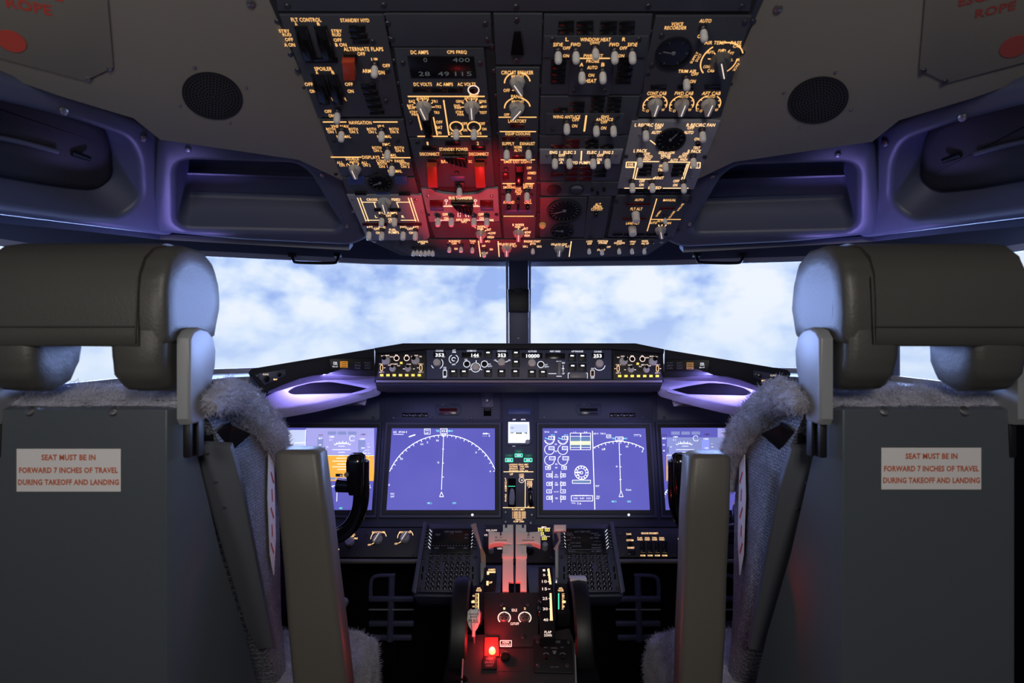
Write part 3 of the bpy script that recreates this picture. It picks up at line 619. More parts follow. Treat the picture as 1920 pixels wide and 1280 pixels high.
p = OH('navigation_module', 'dark module lettered NAVIGATION and DISPLAYS with a large selector, left column', [(600, 221), (757, 221), (777, 327), (640, 327)])
for a in ((606, 225, 650, 225), (700, 225, 746, 225), (621, 291, 678, 291), (716, 292, 770, 292)): p.ln(*a, w_=2.4)
p.txs(('NAVIGATION', 676, 226, 6.5, 42), ('VHF NAV', 638, 233, 5.5, 33), ('IRS', 715, 233, 5.5, 12), ('FMC', 725, 267, 5.5, 14), ('DISPLAYS', 696, 291, 6, 33), ('SOURCE', 661, 294, 5, 25), ('AUTO', 664, 300, 5, 17), ('CONTROL PANEL', 733, 298, 5.5, 54), ('ALL', 638, 301, 5, 12), ('ON 1', 644, 306, 5, 14), ('ALL', 684, 301, 5, 12), ('ON 2', 688, 306, 5, 14))
for px, py, a, c_ in ((642, 241, '1', '2'), (718, 241, 'L', 'R'), (728, 276, 'L', 'R'), (738, 306, '1', '2')):
    p.txs(('BOTH', px - 21, py - 3, 5, 17), ('ON ' + a, px - 19, py + 2.5, 5, 16), ('BOTH', px + 21, py - 3, 5, 17), ('ON ' + c_, px + 22, py + 2.5, 5, 16), ('NORMAL', px + 3, py + 11, 5.5, 26))
for a in (125, 90, 55): p.dash(666, 314, 12, 19, a)
p.tog((642, 238), (717, 238), (728, 273), (736, 303)); p.sel(666, 313, 12, 5); p.scr((627, 260), (746, 260), (705, 318), (630, 322)); p.done()

p = OH('fuel_gauge_module', 'dark strip with a small round fuel temperature gauge between blue tapes, left column', [(641, 330), (778, 330), (786, 360), (652, 360)])
p.gauge(713, 338.5, 23, 200); p.blk(654, 327, 684, 342, .001, 'tape', 'blue_tape'); p.blk(740, 327, 764, 342, .001, 'tape', 'blue_tape', sk=2); p.blk(706, 356.5, 731, 362, .001, 'tape', 'blue_tape')
p.blk(666, 355, 688, 361, .003); p.blk(748, 356, 770, 361.5, .003); p.txs(('FUEL', 752, 332, 3.5, 18), ('TEMP', 753, 337, 3.5, 18), k='dim'); p.done()

p = OH('fuel_module', 'light grey module lettered CROSS FEED and FUEL PUMPS, lower left corner', [(651, 361), (791, 361), (806, 440), (800, 446), (690, 446)], 'grey', .006)
p.txs(('CROSS', 698, 369, 4.5, 20), ('FEED', 743, 369, 4.5, 16), ('FUEL PUMPS', 728, 394.5, 4.5, 34), ('OFF', 729, 399.5, 4, 10), ('ON', 733, 406, 4.5, 9), ('CTR', 735, 411, 4, 12), ('L', 706, 401, 4.5, 4), ('R', 756, 401, 4.5, 5), ('AFT', 694, 421, 4.5, 12), ('OFF', 707, 424, 4.5, 11), ('FWD', 717, 421, 4.5, 12), ('FWD', 757, 421, 4.5, 12), ('OFF', 769, 424, 4.5, 11), ('AFT', 780, 421, 4.5, 12), ('ON', 710, 431.5, 4.5, 9), ('ON', 772, 431.5, 4.5, 9), ('FUEL', 737, 426, 4.5, 13), ('PUMPS', 739, 431, 4.5, 19), k='amberhi')
for a in ((671, 366, 687, 410), (676, 366, 692, 410), (766, 366, 780, 410), (771, 366, 785, 410), (678, 374, 706, 374), (745, 374, 770, 374), (688, 408, 713, 408), (752, 408, 781, 408), (702, 374, 705, 384), (744, 374, 748, 384)): p.ln(*a, w_=1.6, k='amberhi')
p.sel(722, 374, 13, 0); p.blk(702, 385, 724, 391, .002); p.blk(731, 385, 752, 391, .002); p.blk(680, 413, 727, 418, .002, 'annred'); p.blk(745, 413, 791, 418, .002, 'annred')
p.tog((717, 399), (741, 399), (693, 425), (717, 425), (757, 425), (780, 425)); p.scr((662, 369), (780, 369), (663, 391.5), (792, 391.5), (675, 442 - 2) if False else (700, 442), (795, 442), k=P_rivet); p.done()

p = OH('blank_module', 'plain dark blanking plate above the digital meter panel', [(722, 22), (920, 22), (922, 84), (735, 84)])
p.scr((728, 40), (735, 70), (910, 40), (914, 70)); p.done()

p = OH('electrical_meter_module', 'dark module with black digital display DC AMPS 400 and two big selectors', [(739, 87), (907, 87), (922, 253), (765, 253)])
p.plate([(764, 101), (889, 101), (894, 142), (771, 142)], p.h, p.h + .0015, 'ann', 'display_window'); hh = p.h; p.h += .0016
p.txs(('0', 798, 107, 8, 7), ('400', 865, 107, 8, 32), ('28', 796, 133, 8, 21), ('49', 832, 133, 8, 21), ('115', 869, 133, 8, 31), k='digit', bold=0); p.h = hh
p.txs(('DC AMPS', 787, 94, 7, 33), ('CPS FREQ', 857, 94, 7, 37), ('DC VOLTS', 793, 154, 6.5, 34), ('AC AMPS', 834, 154, 6.5, 31), ('AC VOLTS', 875, 154, 6.5, 34), ('MAINT', 889, 174, 5, 17), ('AUX BAT', 793, 180.5, 5, 24), ('BAT', 773, 186, 5, 12), ('TR1', 815, 186, 5, 11), ('BAT', 770, 194, 4.5, 12), ('BUS', 772, 198.5, 4.5, 12), ('TR2', 822, 196, 5, 11), ('STBY', 776, 206, 4.5, 15), ('PWR', 779, 211, 4.5, 13), ('TR3', 819, 207, 5, 10),
      ('APU GEN', 883, 180.5, 5, 25), ('GEN1', 862, 186, 5, 14), ('GEN2', 905, 186, 5, 14), ('GND', 857, 194, 4.5, 12), ('PWR', 859, 198.5, 4.5, 12), ('INV', 908, 196, 5, 10), ('STBY', 862, 206, 4.5, 15), ('PWR', 864, 211, 4.5, 12), ('TEST', 906, 207, 5, 14), ('OFF', 824, 225, 5.5, 12), ('BAT', 824, 235, 5.5, 12), ('ON', 823, 245, 5.5, 9), ('OFF', 871, 228, 5.5, 11), ('OFF', 904, 228, 5.5, 11), ('ON', 872, 240, 5, 8), ('CAB UTIL', 854, 246, 5, 26), ('PASS', 893, 246, 5, 20), ('ON', 908, 238, 5, 8))
for a in ((765, 177, 909, 177), (784, 213, 791, 240), (813, 216, 820, 250), (832, 184, 842, 250), (783, 252, 840, 252), (846, 252, 914, 252)): p.ln(*a, w_=2.4)
for q in ((774, 160, 806, 168), (808, 160, 838, 168), (840, 160, 868, 168)): p.blk(*q, .002, 'ann')
p.rnd(888, 165, 7, 'black', hh=.5, name='button'); p.arc(888, 165, 10, 0, 360, 2, 'warm')
for cx in (795, 885):
    for a in (150, 120, 90, 60, 30, 0, 180): p.dash(cx, 197, 15, 21, a) if a not in (30, 150) else p.dash(cx, 197, 17, 21, a)
p.sel(795, 197, 15, 14, k=1); p.sel(885, 197, 15, 0, k=1)
p.blkguard(803, 232, 17, 34, .008); p.arc(856, 234, 12, 0, 360); p.arc(889, 234, 12, 0, 360); p.tog((856, 234), (889, 234)); p.scr((756, 114), (901, 114), (770, 225), (915, 225)); p.done()

p = OH('standby_power_module', 'dark module lettered STANDBY POWER between two orange red DISCONNECT guards', [(767, 256), (921, 256), (928, 347), (790, 347)])
p.txs(('1', 802, 265, 6, 3), ('2', 896, 265, 6, 4), ('STANDBY POWER', 851, 276, 6, 54), ('DISCONNECT', 806, 285, 6, 37), ('DISCONNECT', 898, 285, 6, 37), ('BAT', 834, 299, 6, 13), ('DC', 882, 299, 5, 6))
p.blk(791, 269, 819, 277); p.blk(835, 260, 864, 268); p.blk(884, 269, 911, 277); p.redguard(801, 294, 820, 352); p.redguard(890, 294, 909, 352)
p.blk(845, 326, 872, 335, .001, 'tape', 'blue_tape'); p.blk(853, 337, 871, 353, .003, 'black', 'switch_socket'); p.tog((862, 344))
def fan(px0, py0, px1, py1, hh=.014):
    b = B(); pts = [OP.ab(*q_) for q_ in ((px0, py0), (px1, py0), (px1, py0 + (py1 - py0) * .95), (px1 - (px1 - px0) * .3, py1 - 3), (px0 + (px1 - px0) * .25, py0 + (py1 - py0) * .55))]
    b.prism(pts, p.h, p.h + hh, OP.m(), bev=.003, seg=3); g_ = b.link('guard_cover', M['gloss'], p.t); b = B()
    for k in range(5): x = px0 + (px1 - px0) * (.3 + .15 * k); b.prism([OP.ab(*q_) for q_ in ((x, py0 + 5), (x + 1.4, py0 + 5), (x + 5.4, py0 + (py1 - py0) * .78), (x + 4, py0 + (py1 - py0) * .78))], p.h + hh, p.h + hh + .0016, OP.m())
    b.link('grip_ribs', M['black'], g_)
fan(829, 280, 877, 303); p.scr((783, 262), (912, 262), (857, 320)); p.done()

p = OH('bus_transfer_module', 'light grey notched module lettered BUS TRANSFER washed in red light', [(790, 350), (808, 349), (816, 354), (828, 358), (850, 360.5), (880, 360.5), (897, 358), (908, 352), (916, 349), (934, 349), (937, 411), (805, 412)], 'grey', .006, bev=.0015)
p.txs(('BUS TRANSFER', 864, 366, 5.5, 44), ('OFF', 835, 397, 5, 10), ('ON', 837, 404.5, 5, 8), ('OFF', 902, 397, 5, 10), ('ON', 903, 404.5, 5, 8), ('GRD', 822, 408, 4.5, 12), ('APU GEN', 868, 407, 4.5, 26), ('PWR', 921, 408, 4.5, 10), ('APU', 870, 411, 4, 10), ('AUTO', 841, 381, 3.5, 16), ('OFF', 892, 381, 3.5, 11), k='amberhi')
for a in ((830, 382, 852, 382), (884, 382, 900, 382), (816, 408, 850, 408), (886, 408, 925, 408), (859, 394, 859, 402), (863, 394, 863, 402), (873, 394, 874, 402), (877, 394, 879, 402)): p.ln(*a, w_=1.3, k='warm')
for x in (837, 891.5): p.arc(x, 371, 2.6, 0, 360, 1.1, 'warm'); p.ln(x, 374, x, 379, 1.2, 'warm')
for x0 in (806, 900): p.blk(x0, 370, x0 + 25, 384, .0012, 'annred'); p.blk(x0 + 1, 384, x0 + 26, 390, .0012, 'tape', 'blue_tape')
fan(846, 369, 888, 392); p.tog((822, 399), (847, 399), (889, 399), (913, 399)); p.scr((803, 362), (922, 362), k=P_rivet); p.scr((803, 397.5), (931, 397)); p.done()

p = OH('left_wiper_module', 'plain dark module with the L WIPER selector, bathed in red light', [(806, 414), (938, 413), (941, 443), (816, 443)])
p.txs(('L WIPER', 902, 421.5, 4.5, 24), ('PARK', 901, 425.5, 3.5, 12), ('INT', 917, 427, 4.5, 8), ('LOW', 924, 433.5, 4.5, 11), ('HIGH', 920, 441, 4.5, 12), k='amberhi'); p.dash(903, 436, 11, 15, 90, k='amberhi'); p.dash(903, 436, 12, 16, 55, k='amberhi'); p.dash(903, 436, 12, 17, 15, k='amberhi'); p.sel(902, 435, 10.5, 0); p.done()

p = OH('compass_mount_module', 'dark blank module with a black tapered slot in the centre column', [(925, 22), (1017, 22), (1015, 118), (930, 118)])
p.plate([(964, 55), (976, 55), (982, 95), (958, 95)], p.h, p.h + .006, 'void', 'tapered_block'); p.scr((969, 33), (969, 109)); p.done()

p = OH('circuit_breaker_module', 'long narrow module lettered CIRCUIT BREAKER, EQUIP COOLING and EMER EXIT LIGHTS', [(929, 123), (1012, 123), (1005, 402), (941, 402)])
p.txs(('CIRCUIT BREAKER', 970, 132, 7, 60), ('BRIGHT', 971, 139, 5, 24), ('OFF', 950, 165.5, 6, 12), ('PANEL', 970, 177, 6.5, 23), ('BRIGHT', 971, 186.5, 5, 23), ('OFF', 950, 211, 5, 10), ('LAVATORY', 970, 223, 6.5, 34), ('EQUIP COOLING', 971, 247.5, 6, 46), ('SUPPLY', 953, 265.5, 6, 23), ('EXHAUST', 989, 265.5, 6, 28), ('NORM', 971, 272, 5, 14), ('ALTN', 971, 278, 5, 14), ('EMER EXIT LIGHTS', 971, 299, 6, 52), ('OFF', 992, 311, 5, 9), ('ARMED', 997, 320.5, 5, 16), ('ON', 992, 330, 5, 7), ('NO', 955, 343, 4.5, 8), ('SMOKING', 955, 347.5, 4.5, 23), ('FASTEN', 990, 343, 4.5, 18), ('BELTS', 990, 347.5, 4.5, 17), ('OFF', 972, 350.5, 5, 10), ('AUTO', 972, 355, 5, 13), ('ON', 972, 359.5, 4.5, 8), ('ATTEND', 954, 375.5, 5.5, 21), ('GRD', 990, 371.5, 4.5, 11), ('CALL', 990, 376, 4.5, 14))
for cy in (152, 199): p.arc(970, cy, 24, 10, 72, 2.2); p.arc(970, cy, 24, 108, 180, 2.2)
p.dash(957 + 3, 165.5, 0, 4, 0)
for a in ((935, 216, 960, 216), (973, 216, 1006, 216), (937, 243, 1005, 243), (939, 296, 1003, 296), (942, 340.5, 966, 340.5), (985, 340.5, 1002, 340.5), (944, 402, 1001, 402)): p.ln(*a, w_=2)
p.sel(970, 151, 15, -150); p.sel(969, 198, 15, -215)
for q in ((942, 251, 967, 259), (972, 251, 996, 259), (960, 286, 983, 294), (942, 320, 954, 334)): p.blk(*q, .002, 'annred')
p.blk(957, 228, 983, 234, .003, 'annred'); p.blkguard(974, 322, 17, 32, .009); p.tog((950, 273), (991, 273), (953, 355), (988, 353))
p.rnd(954, 383, 4, 'black', hh=1.4, name='button'); p.rnd(989, 383, 4, 'black', hh=1.4, name='button'); p.blk(969, 368, 974, 384, .012, 'gloss', 'hook', .002); p.blk(947, 390, 997, 396.5, .001, 'tape', 'blue_tape'); p.scr((949, 313), (943, 362), (996, 362)); p.done()

p = OH('right_wiper_module', 'plain dark module with the R WIPER selector in the centre column', [(942, 404), (1005, 404), (1003, 444), (945, 444)])
p.txs(('R WIPER', 972, 418, 4.5, 22), ('PARK', 971, 422, 3.5, 11), ('INT', 986, 425, 4.5, 8), ('LOW', 990, 432, 4.5, 11), ('HIGH', 988, 438, 4.5, 10), k='amberhi'); p.dash(972, 434, 11, 15, 90, k='amberhi'); p.dash(972, 434, 11, 16, 55, k='amberhi'); p.dash(972, 434, 12, 16, 15, k='amberhi'); p.sel(972, 433, 10.5, 0); p.done()

p = OH('window_heat_module', 'dark module lettered WINDOW HEAT and PROBE HEAT with seven white toggles', [(1020, 24), (1223, 24), (1206, 174), (1014, 174)])
for q in ((1047, 34, 1076, 46), (1081, 34, 1112, 46), (1046, 48, 1076, 59), (1081, 48, 1112, 59), (1125, 35, 1157, 46), (1160, 35, 1190, 46), (1124, 48, 1156, 59), (1160, 48, 1189, 59)): p.blk(*q)
for k in range(4): p.blk(1033 - k * .3, 104 + k * 12.5, 1062 - k, 115 + k * 12.5); p.blk(1158 - k * 1.4, 104 + k * 12.5, 1188 - k * 2, 115 + k * 12.5)
p.plate([(1020, 62), (1215, 62), (1209, 102), (1149, 102), (1142, 173), (1066, 173), (1070, 102), (1018, 102)], p.h, p.h + .003, 'plate', 'raised_plate'); p.h += .003
p.txs(('L', 1063, 67, 7, 6), ('R', 1169, 67, 7, 6), ('WINDOW HEAT', 1116, 67.5, 7, 57), ('OVHT', 1115, 74, 5.5, 19), ('SIDE', 1046, 77, 7, 18), ('FWD', 1079, 77, 7, 18), ('FWD', 1151, 77, 7, 18), ('SIDE', 1185, 77, 7, 18), ('OFF', 1062, 83.5, 6, 14), ('OFF', 1168, 83.5, 6, 14), ('ON', 1061, 98, 6, 11), ('ON', 1164, 98, 6, 11), ('PWR TEST', 1112, 98, 6, 36), ('PROBE', 1111, 108, 6, 24), ('A', 1090, 114.5, 7, 7), ('B', 1130, 114.5, 7, 6), ('AUTO', 1110, 120, 6.5, 19), ('ON', 1108, 134.5, 6, 11), ('HEAT', 1107, 145, 7, 21)); p.ln(1082, 103, 1143, 103)
p.tog((1046, 86), (1079, 86), (1151, 86), (1184, 86), (1090, 124), (1129, 124)); p.tog((1115, 82), tilt=0); p.scr((1036, 67), (1197, 67), (1134, 163), (1076, 163)); p.done()

p = OH('anti_ice_module', 'dark module lettered WING ANTI-ICE and ENG ANTI-ICE', [(1013, 177), (1205, 177), (1189, 249), (1012, 249)])
for q in ((1108, 177, 1134, 186), (1139, 177, 1165, 186), (1107, 188, 1133, 196), (1138, 188, 1164, 196), (1106, 198, 1132, 206), (1136, 198, 1162, 206), (1069, 186, 1096, 196), (1068, 197, 1095, 206), (1038, 197, 1064, 206)): p.blk(*q)
p.plate([(1024, 208), (1171, 208), (1166, 247), (1022, 247)], p.h, p.h + .002, 'plate', 'raised_plate'); p.h += .002
p.txs(('WING ANTI-ICE', 1062, 213.5, 6, 51), ('OFF', 1079, 219, 6, 13), ('ON', 1077, 230.5, 6, 10), ('ENG', 1134, 213, 5, 14), ('ANTI-ICE', 1133, 218.5, 5.5, 32), ('OFF', 1132, 223.5, 5, 12), ('ON', 1131, 234.5, 6, 10)); p.ln(1099, 211, 1095, 241, 3.2); p.tog((1062, 222), (1117, 226), (1149, 226)); p.scr((1036, 237), (1158, 213)); p.done()

p = OH('hydraulic_pump_module', 'dark module with a light strip lettered HYD PUMPS and four white toggles', [(1011, 251), (1188, 251), (1174, 336), (1012, 336)])
for q in ((1062, 257, 1087, 265), (1097, 257, 1122, 265), (1033, 267, 1058, 274), (1061, 267, 1086, 274), (1097, 267, 1122, 274), (1125, 267, 1150, 274), (1033, 320, 1056, 327), (1059, 309, 1083, 317), (1086, 309, 1110, 317), (1114, 314, 1137, 320), (1059, 319, 1083, 327), (1086, 319, 1110, 327), (1114, 322, 1136, 328), (1059, 329, 1082, 335), (1086, 329, 1109, 335)): p.blk(*q, .002, 'annred' if q[0] < 1090 else 'ann')
p.plate([(1012, 275), (1168, 275), (1161, 302), (1012, 302)], p.h, p.h + .003, 'grey', 'raised_plate'); p.h += .003
p.txs(('ENG 1', 1040, 279.5, 5.5, 19), ('ELEC 2', 1068, 279.5, 5.5, 23), ('ELEC 1', 1112, 279.5, 5.5, 23), ('ENG 2', 1140, 279.5, 5.5, 19), ('OFF', 1053, 285, 5, 12), ('OFF', 1125, 285, 5, 12), ('ON', 1052, 293, 5, 9), ('ON', 1123, 293, 5, 9), ('A', 1052, 298.5, 5, 6), ('B', 1122, 298.5, 5, 5), ('HYD PUMPS', 1088, 299, 5.5, 38), k='amberhi'); p.ln(1090, 277, 1089, 295, 2.2, 'amberhi'); p.tog((1040, 287), (1067, 287), (1111, 287), (1138, 287)); p.scr((1026, 285), (1154, 285), k=P_rivet); p.done()

p = OH('voice_recorder_module', 'dark strip lettered COCKPIT VOICE RECORDER with an oval microphone', [(1013, 338), (1162, 338), (1157, 364), (1014, 364)])
b = B(); b.lathe([(.0135, p.h), (.0135, p.h + .002), (.010, p.h + .0025)], OP.at(1039, 352), 32); b.link('microphone_grille', M['black'], p.t)
b = B(); b.ring(.0125, .0145, p.h, p.h + .002, OP.at(1081, 351), 32); b.link('meter_ring', M['frame'], p.t); p.plate([(1069, 350), (1075, 344), (1081, 342.5), (1087, 344), (1093, 350)], p.h, p.h + .001, 'dim', 'meter_scale')
for q, c_ in (((1110, 350), 'annred'), ((1120, 357), 'screw'), ((1132, 350), 'screw')): p.rnd(*q, 3, 'black', hh=1.6, name='button')
p.tx('COCKPIT VOICE RECORDER', 1077, 361.5, 3.4, 62, 'dim'); p.done()
p = OH('cabin_altimeter_module', 'dark module with a large and a small cabin altitude dial beside an amber lamp', [(1012, 367), (1101, 367), (1095, 442), (1012, 442)])
p.gauge(1058, 391, 33, 200, ticks=20); p.gauge(1054, 429, 22, 170, ticks=10)
b = B(); b.lathe([(.007, p.h), (.0065, p.h + .006), (.003, p.h + .010)], OP.at(1017, 417), 14); b.link('amber_lamp', M['amboxd'], p.t); p.done()
p = OH('horn_cutout_module', 'narrow dark module lettered ALT HORN CUTOUT with one black button', [(1103, 366), (1146, 366), (1132, 444), (1094, 444)])
p.txs(('ALT', 1121, 379.5, 5, 11), ('HORN', 1120, 384, 5, 15), ('CUTOUT', 1119, 388.5, 5, 22)); p.rnd(1117, 396, 4, 'black', hh=1.5, name='button'); p.scr((1107, 441)); p.done()

p = OH('temperature_module', 'dark module lettered AIR TEMP with three cabin selectors and a round dial, top right corner', [(1229, 27), (1408, 27), (1351, 216), (1190, 216)])
p.txs(('VOICE', 1269, 41, 6.5, 22), ('RECORDER', 1266, 48, 6.5, 41), ('AUTO', 1322, 35, 7, 22), ('O', 1310, 64, 7, 6), ('AIR TEMP', 1340, 76, 6.5, 39), ('PASS', 1379, 76, 6, 20), ('CAB', 1381, 82.5, 5.5, 15), ('FWD', 1353, 91, 5.5, 14), ('AFT', 1369, 96, 5.5, 12), ('AFT', 1331, 94, 5.5, 12), ('CONT', 1325, 121, 5.5, 14), ('CAB', 1332, 128.5, 6, 13), ('TRIM AIR', 1288, 129.5, 6, 34), ('OFF', 1302, 135, 6, 13), ('ON', 1298, 148.5, 6.5, 11))
p.tx('SUPPLY', 1301, 104, 5, rot=75); p.tx('DUCT', 1309, 104, 5, rot=75); p.tx('PACK', 1379, 122, 5, rot=-105); p.txs(('R', 1384, 108, 5, 5), ('L', 1372, 108, 4.5, 4))
p.arc(1352, 110, 38, 25, 100); p.arc(1352, 110, 38, 130, 225); p.arc(1350, 110, 30, -50, 8, 1.8)
for a in (170, 135, 95, 65): p.dash(1350, 110, 20, 25, a)
p.gauge(1262, 95, 34, 170, 'black', 6); p.tog((1317, 47)); p.tog((1285, 140)); p.sel(1350, 110, 20, -155, dark=True)
for k, nm in enumerate(('CONT CAB', 'FWD CAB', 'AFT CAB')):
    cx = 1227.5 + 50 * k; p.tx(nm, cx + 3.5 + k * 1, 171, 6.5, 36 - 1.5 * (k > 0)); p.tx('AUTO', cx + 4, 177, 5, 17); p.arc(cx, 193, 22, -15, 62, 1.8); p.arc(cx, 193, 22, 112, 205, 1.8)
    for a in (0, 30, 145, 180): p.dash(cx, 193, 18, 22, a, 1.4)
    p.txs(('C', cx - 21, 202, 5, 5), ('O', cx - 14, 204, 5, 5), ('W', cx + 15, 202, 5, 6)); p.sel(cx, 192, 14, -4, k=1); p.blk(1219 + 50.5 * k, 155, 1249 + 50.5 * k, 163, .002)
p.scr((1240, 62), (1215, 133), (1396, 37), (1222, 118)); p.done()

p = OH('air_conditioning_module', 'light grey module lettered RECIRC FAN and PACK with a black dial and gold flow lines', [(1184, 222), (1350, 222), (1300, 350), (1157, 348)], 'grey', .007, bev=.0015)
p.txs(('L RECIRC FAN', 1216, 228, 6, 53), ('OFF', 1233, 233.5, 5.5, 12), ('AUTO', 1230, 242, 6, 18), ('R RECIRC FAN', 1313, 228, 6, 53), ('OFF', 1294, 233.5, 5.5, 12), ('AUTO', 1290, 242, 6, 18), ('OVHT', 1310, 254.5, 5.5, 18), ('TEST', 1305, 271, 5, 13), ('L PACK', 1200, 276.5, 6, 25), ('OFF', 1212, 282.5, 5, 11), ('AUTO', 1215, 287.5, 5, 15), ('HIGH', 1212, 292.5, 5, 13), ('ISOLATION', 1249, 280, 5, 29), ('VALVE', 1247, 284.5, 4.5, 19), ('CLOSE', 1247, 289, 5, 18), ('R PACK', 1301, 277.5, 6, 25), ('OFF', 1284, 282.5, 5, 11), ('AUTO', 1279, 287.5, 5, 15), ('HIGH', 1281, 293, 5, 13), ('AUTO', 1263, 294, 5, 14), ('OPEN', 1240, 305, 5, 10), ('TRIP', 1239, 312.5, 5, 13), ('RESET', 1235, 327.5, 5, 17), ('OFF', 1203, 333.5, 5, 10), ('ON', 1202, 340.5, 5, 8), ('OFF', 1267, 333.5, 5, 11), ('ON', 1265, 341, 5, 8), ('BLEED', 1227, 346, 5, 24), k='amberhi')
for a in ((1193, 297, 1235, 297), (1252, 298, 1293, 298), (1193, 297, 1186, 330), (1197, 301, 1190, 330), (1292, 298, 1281, 331), (1288, 301, 1277, 331), (1186, 330, 1225, 330), (1225, 330, 1225, 327), (1170, 347, 1206, 347), (1242, 347, 1290, 347), (1218, 257, 1230, 266)): p.ln(*a, w_=1.8, k='amberhi')
for q in ((1174, 298, 1191, 308), (1295, 299, 1312, 309)): p.box(*q, 1.8, 'amberhi', sk=-1); p.tx('RAM', (q[0] + q[2]) / 2 - 1, 301.5, 3, 9, 'amberhi'); p.tx('DOOR', (q[0] + q[2]) / 2 - 1, 305.5, 3, 11, 'amberhi')
for q in ((1198, 301, 1222, 308), (1197, 309, 1221, 316), (1195, 317, 1220, 324), (1261, 301, 1284, 308), (1259, 309, 1282, 316), (1257, 317, 1280, 325)): p.blk(*q, .0015)
p.gauge(1256, 255, 28, 60, 'black', 12); p.tog((1209, 234), (1315, 236), (1198, 285), (1298, 286), (1184, 333), (1280, 334)); p.tog((1245, 294), (1221, 334), tilt=4)
p.rnd(1307, 262, 4.5, 'black', hh=1.2, name='button'); p.rnd(1237, 319, 4.5, 'black', hh=1.2, name='button'); p.scr((1199, 247), (1176, 327), (1297, 327), k=P_rivet); p.scr((1173, 287), (1320, 288)); p.done()

p = OH('pressurization_module', 'dark module lettered FLT ALT and LAND ALT with two white cylinders, lower right corner', [(1154, 364), (1292, 364), (1263, 441), (1139, 441)])
for k in range(4): p.blk(1185 + k * 23, 352 - 0, 1205 + k * 23, 357, .002)
p.txs(('AUTO', 1198, 371, 4.5, 16), ('FLT ALT', 1193, 388, 5, 22), ('MANUAL', 1255, 371.5, 4.5, 24), ('LAND ALT', 1186, 415, 4.5, 25), ('AUTO', 1224, 414, 4.5, 15), ('ALTN', 1238, 410.5, 4, 12), ('MAN', 1252, 414.5, 4.5, 11)); p.tx('VALVE', 1275, 385, 4, rot=75); p.tx('OPEN', 1234, 397, 3.8, rot=75); p.tx('CLOSE', 1259, 399, 3.8, rot=75)
for a in ((1231, 369, 1213, 430), (1220, 408, 1276, 408)): p.ln(*a, w_=1.8)
for q in ((1173, 377, 1219, 381.5), (1166, 404.5, 1211, 408.5), (1235, 385, 1265, 389)): p.blk(*q, .002, 'annred')
for k in range(5): p.blk(1148 + k * 21, 434, 1167 + k * 21, 440, .0015)
p.rnd(1191, 397, 7.5, 'white', hh=2.4); p.rnd(1185, 424, 7.5, 'white', hh=2.1); p.tog((1246, 401), small=True); p.dash(1238, 427, 11, 16, 115, k='amberhi'); p.dash(1238, 427, 11, 15, 90, k='amberhi'); p.dash(1238, 427, 12, 16, 60, k='amberhi'); p.sel(1238, 427, 11, 18); p.scr((1156, 373), (1283, 373)); p.done()

p = OH('light_switch_module', 'long bottom strip of landing light and engine start switches, red in the middle', [(742, 446), (1232, 446), (1206, 471), (1170, 476), (968, 484), (770, 476), (740, 463)], 'plate')
p.txs(('LANDING', 793, 449.5, 3.8, 19), ('OFF', 793, 453, 3.5, 8), ('ON', 802, 463, 3.8, 10), ('RUNWAY', 853, 448.5, 3.8, 22), ('L  OFF  R', 852, 453, 3.8, 24), ('ON', 855, 463, 3.8, 6), ('TAXI', 886, 448.5, 3.8, 11), ('OFF', 886, 453.5, 3.8, 7), ('APU', 914, 449, 3.8, 9), ('OFF', 907, 457.5, 3.8, 7), ('ON', 921, 464, 3.8, 6), ('START', 909, 471, 3.4, 12), ('GRD AUTO CONT', 950, 454, 3.8, 34), ('FLT', 965, 458, 3.5, 8), ('ENGINE START', 998, 449, 4, 31), ('BOTH', 999, 454, 4, 10), ('IGN L', 985, 458.5, 4, 9), ('IGN R', 1011, 458.5, 4, 9), ('GRD AUTO CONT', 1048, 454.5, 3.8, 30), ('FLT', 1064, 458.5, 3.5, 8), ('LOGO', 1105, 449, 3.5, 11), ('OFF', 1105, 453.5, 3.8, 8), ('POSITION', 1130, 448.5, 3.5, 19), ('STROBE', 1130, 452, 3.5, 16), ('STEADY', 1127, 465, 3.5, 15), ('OFF', 1141, 459.5, 3.5, 7), ('ANTI', 1161, 448.5, 3.2, 9), ('COLLISION', 1161, 452, 3.5, 20), ('OFF', 1160, 456, 3.2, 8), ('WING', 1186, 449.5, 3.5, 11), ('OFF', 1185, 454.5, 3.5, 8), ('WHEEL', 1209, 448.5, 3.5, 13), ('WELL OFF', 1209, 453, 3.5, 14), k='amberhi')
for a in ((897, 448, 901, 478), (934, 449, 936, 478), (1071, 449, 1067, 478)): p.ln(*a, w_=1.7, k='amberhi')
p.tog((843, 455), (865, 455), (886, 456), (999, 458), (1128, 460), (1104, 458), (1160, 458), (1184, 458), (1207, 458), (908, 464), (776, 462), (783, 461), (790, 462), (798, 462), (805, 461), (812, 462), small=True)
for x in (950, 1048): p.dash(x, 463, 9, 13, 90, k='amberhi'); p.dash(x, 463, 10, 14, 125, k='amberhi'); p.dash(x, 463, 10, 14, 55, k='amberhi')
p.sel(950, 462, 10, 0); p.sel(1048, 462, 10, 0); p.scr((750, 452), (1222, 452)); p.done()
for sx_ in ((702, 449), (1240, 450)): inst('screw', P_rivet, bpy.data.objects['overhead_frame'], OP.at(*sx_, .002) @ Matrix.Scale(1.6, 4))

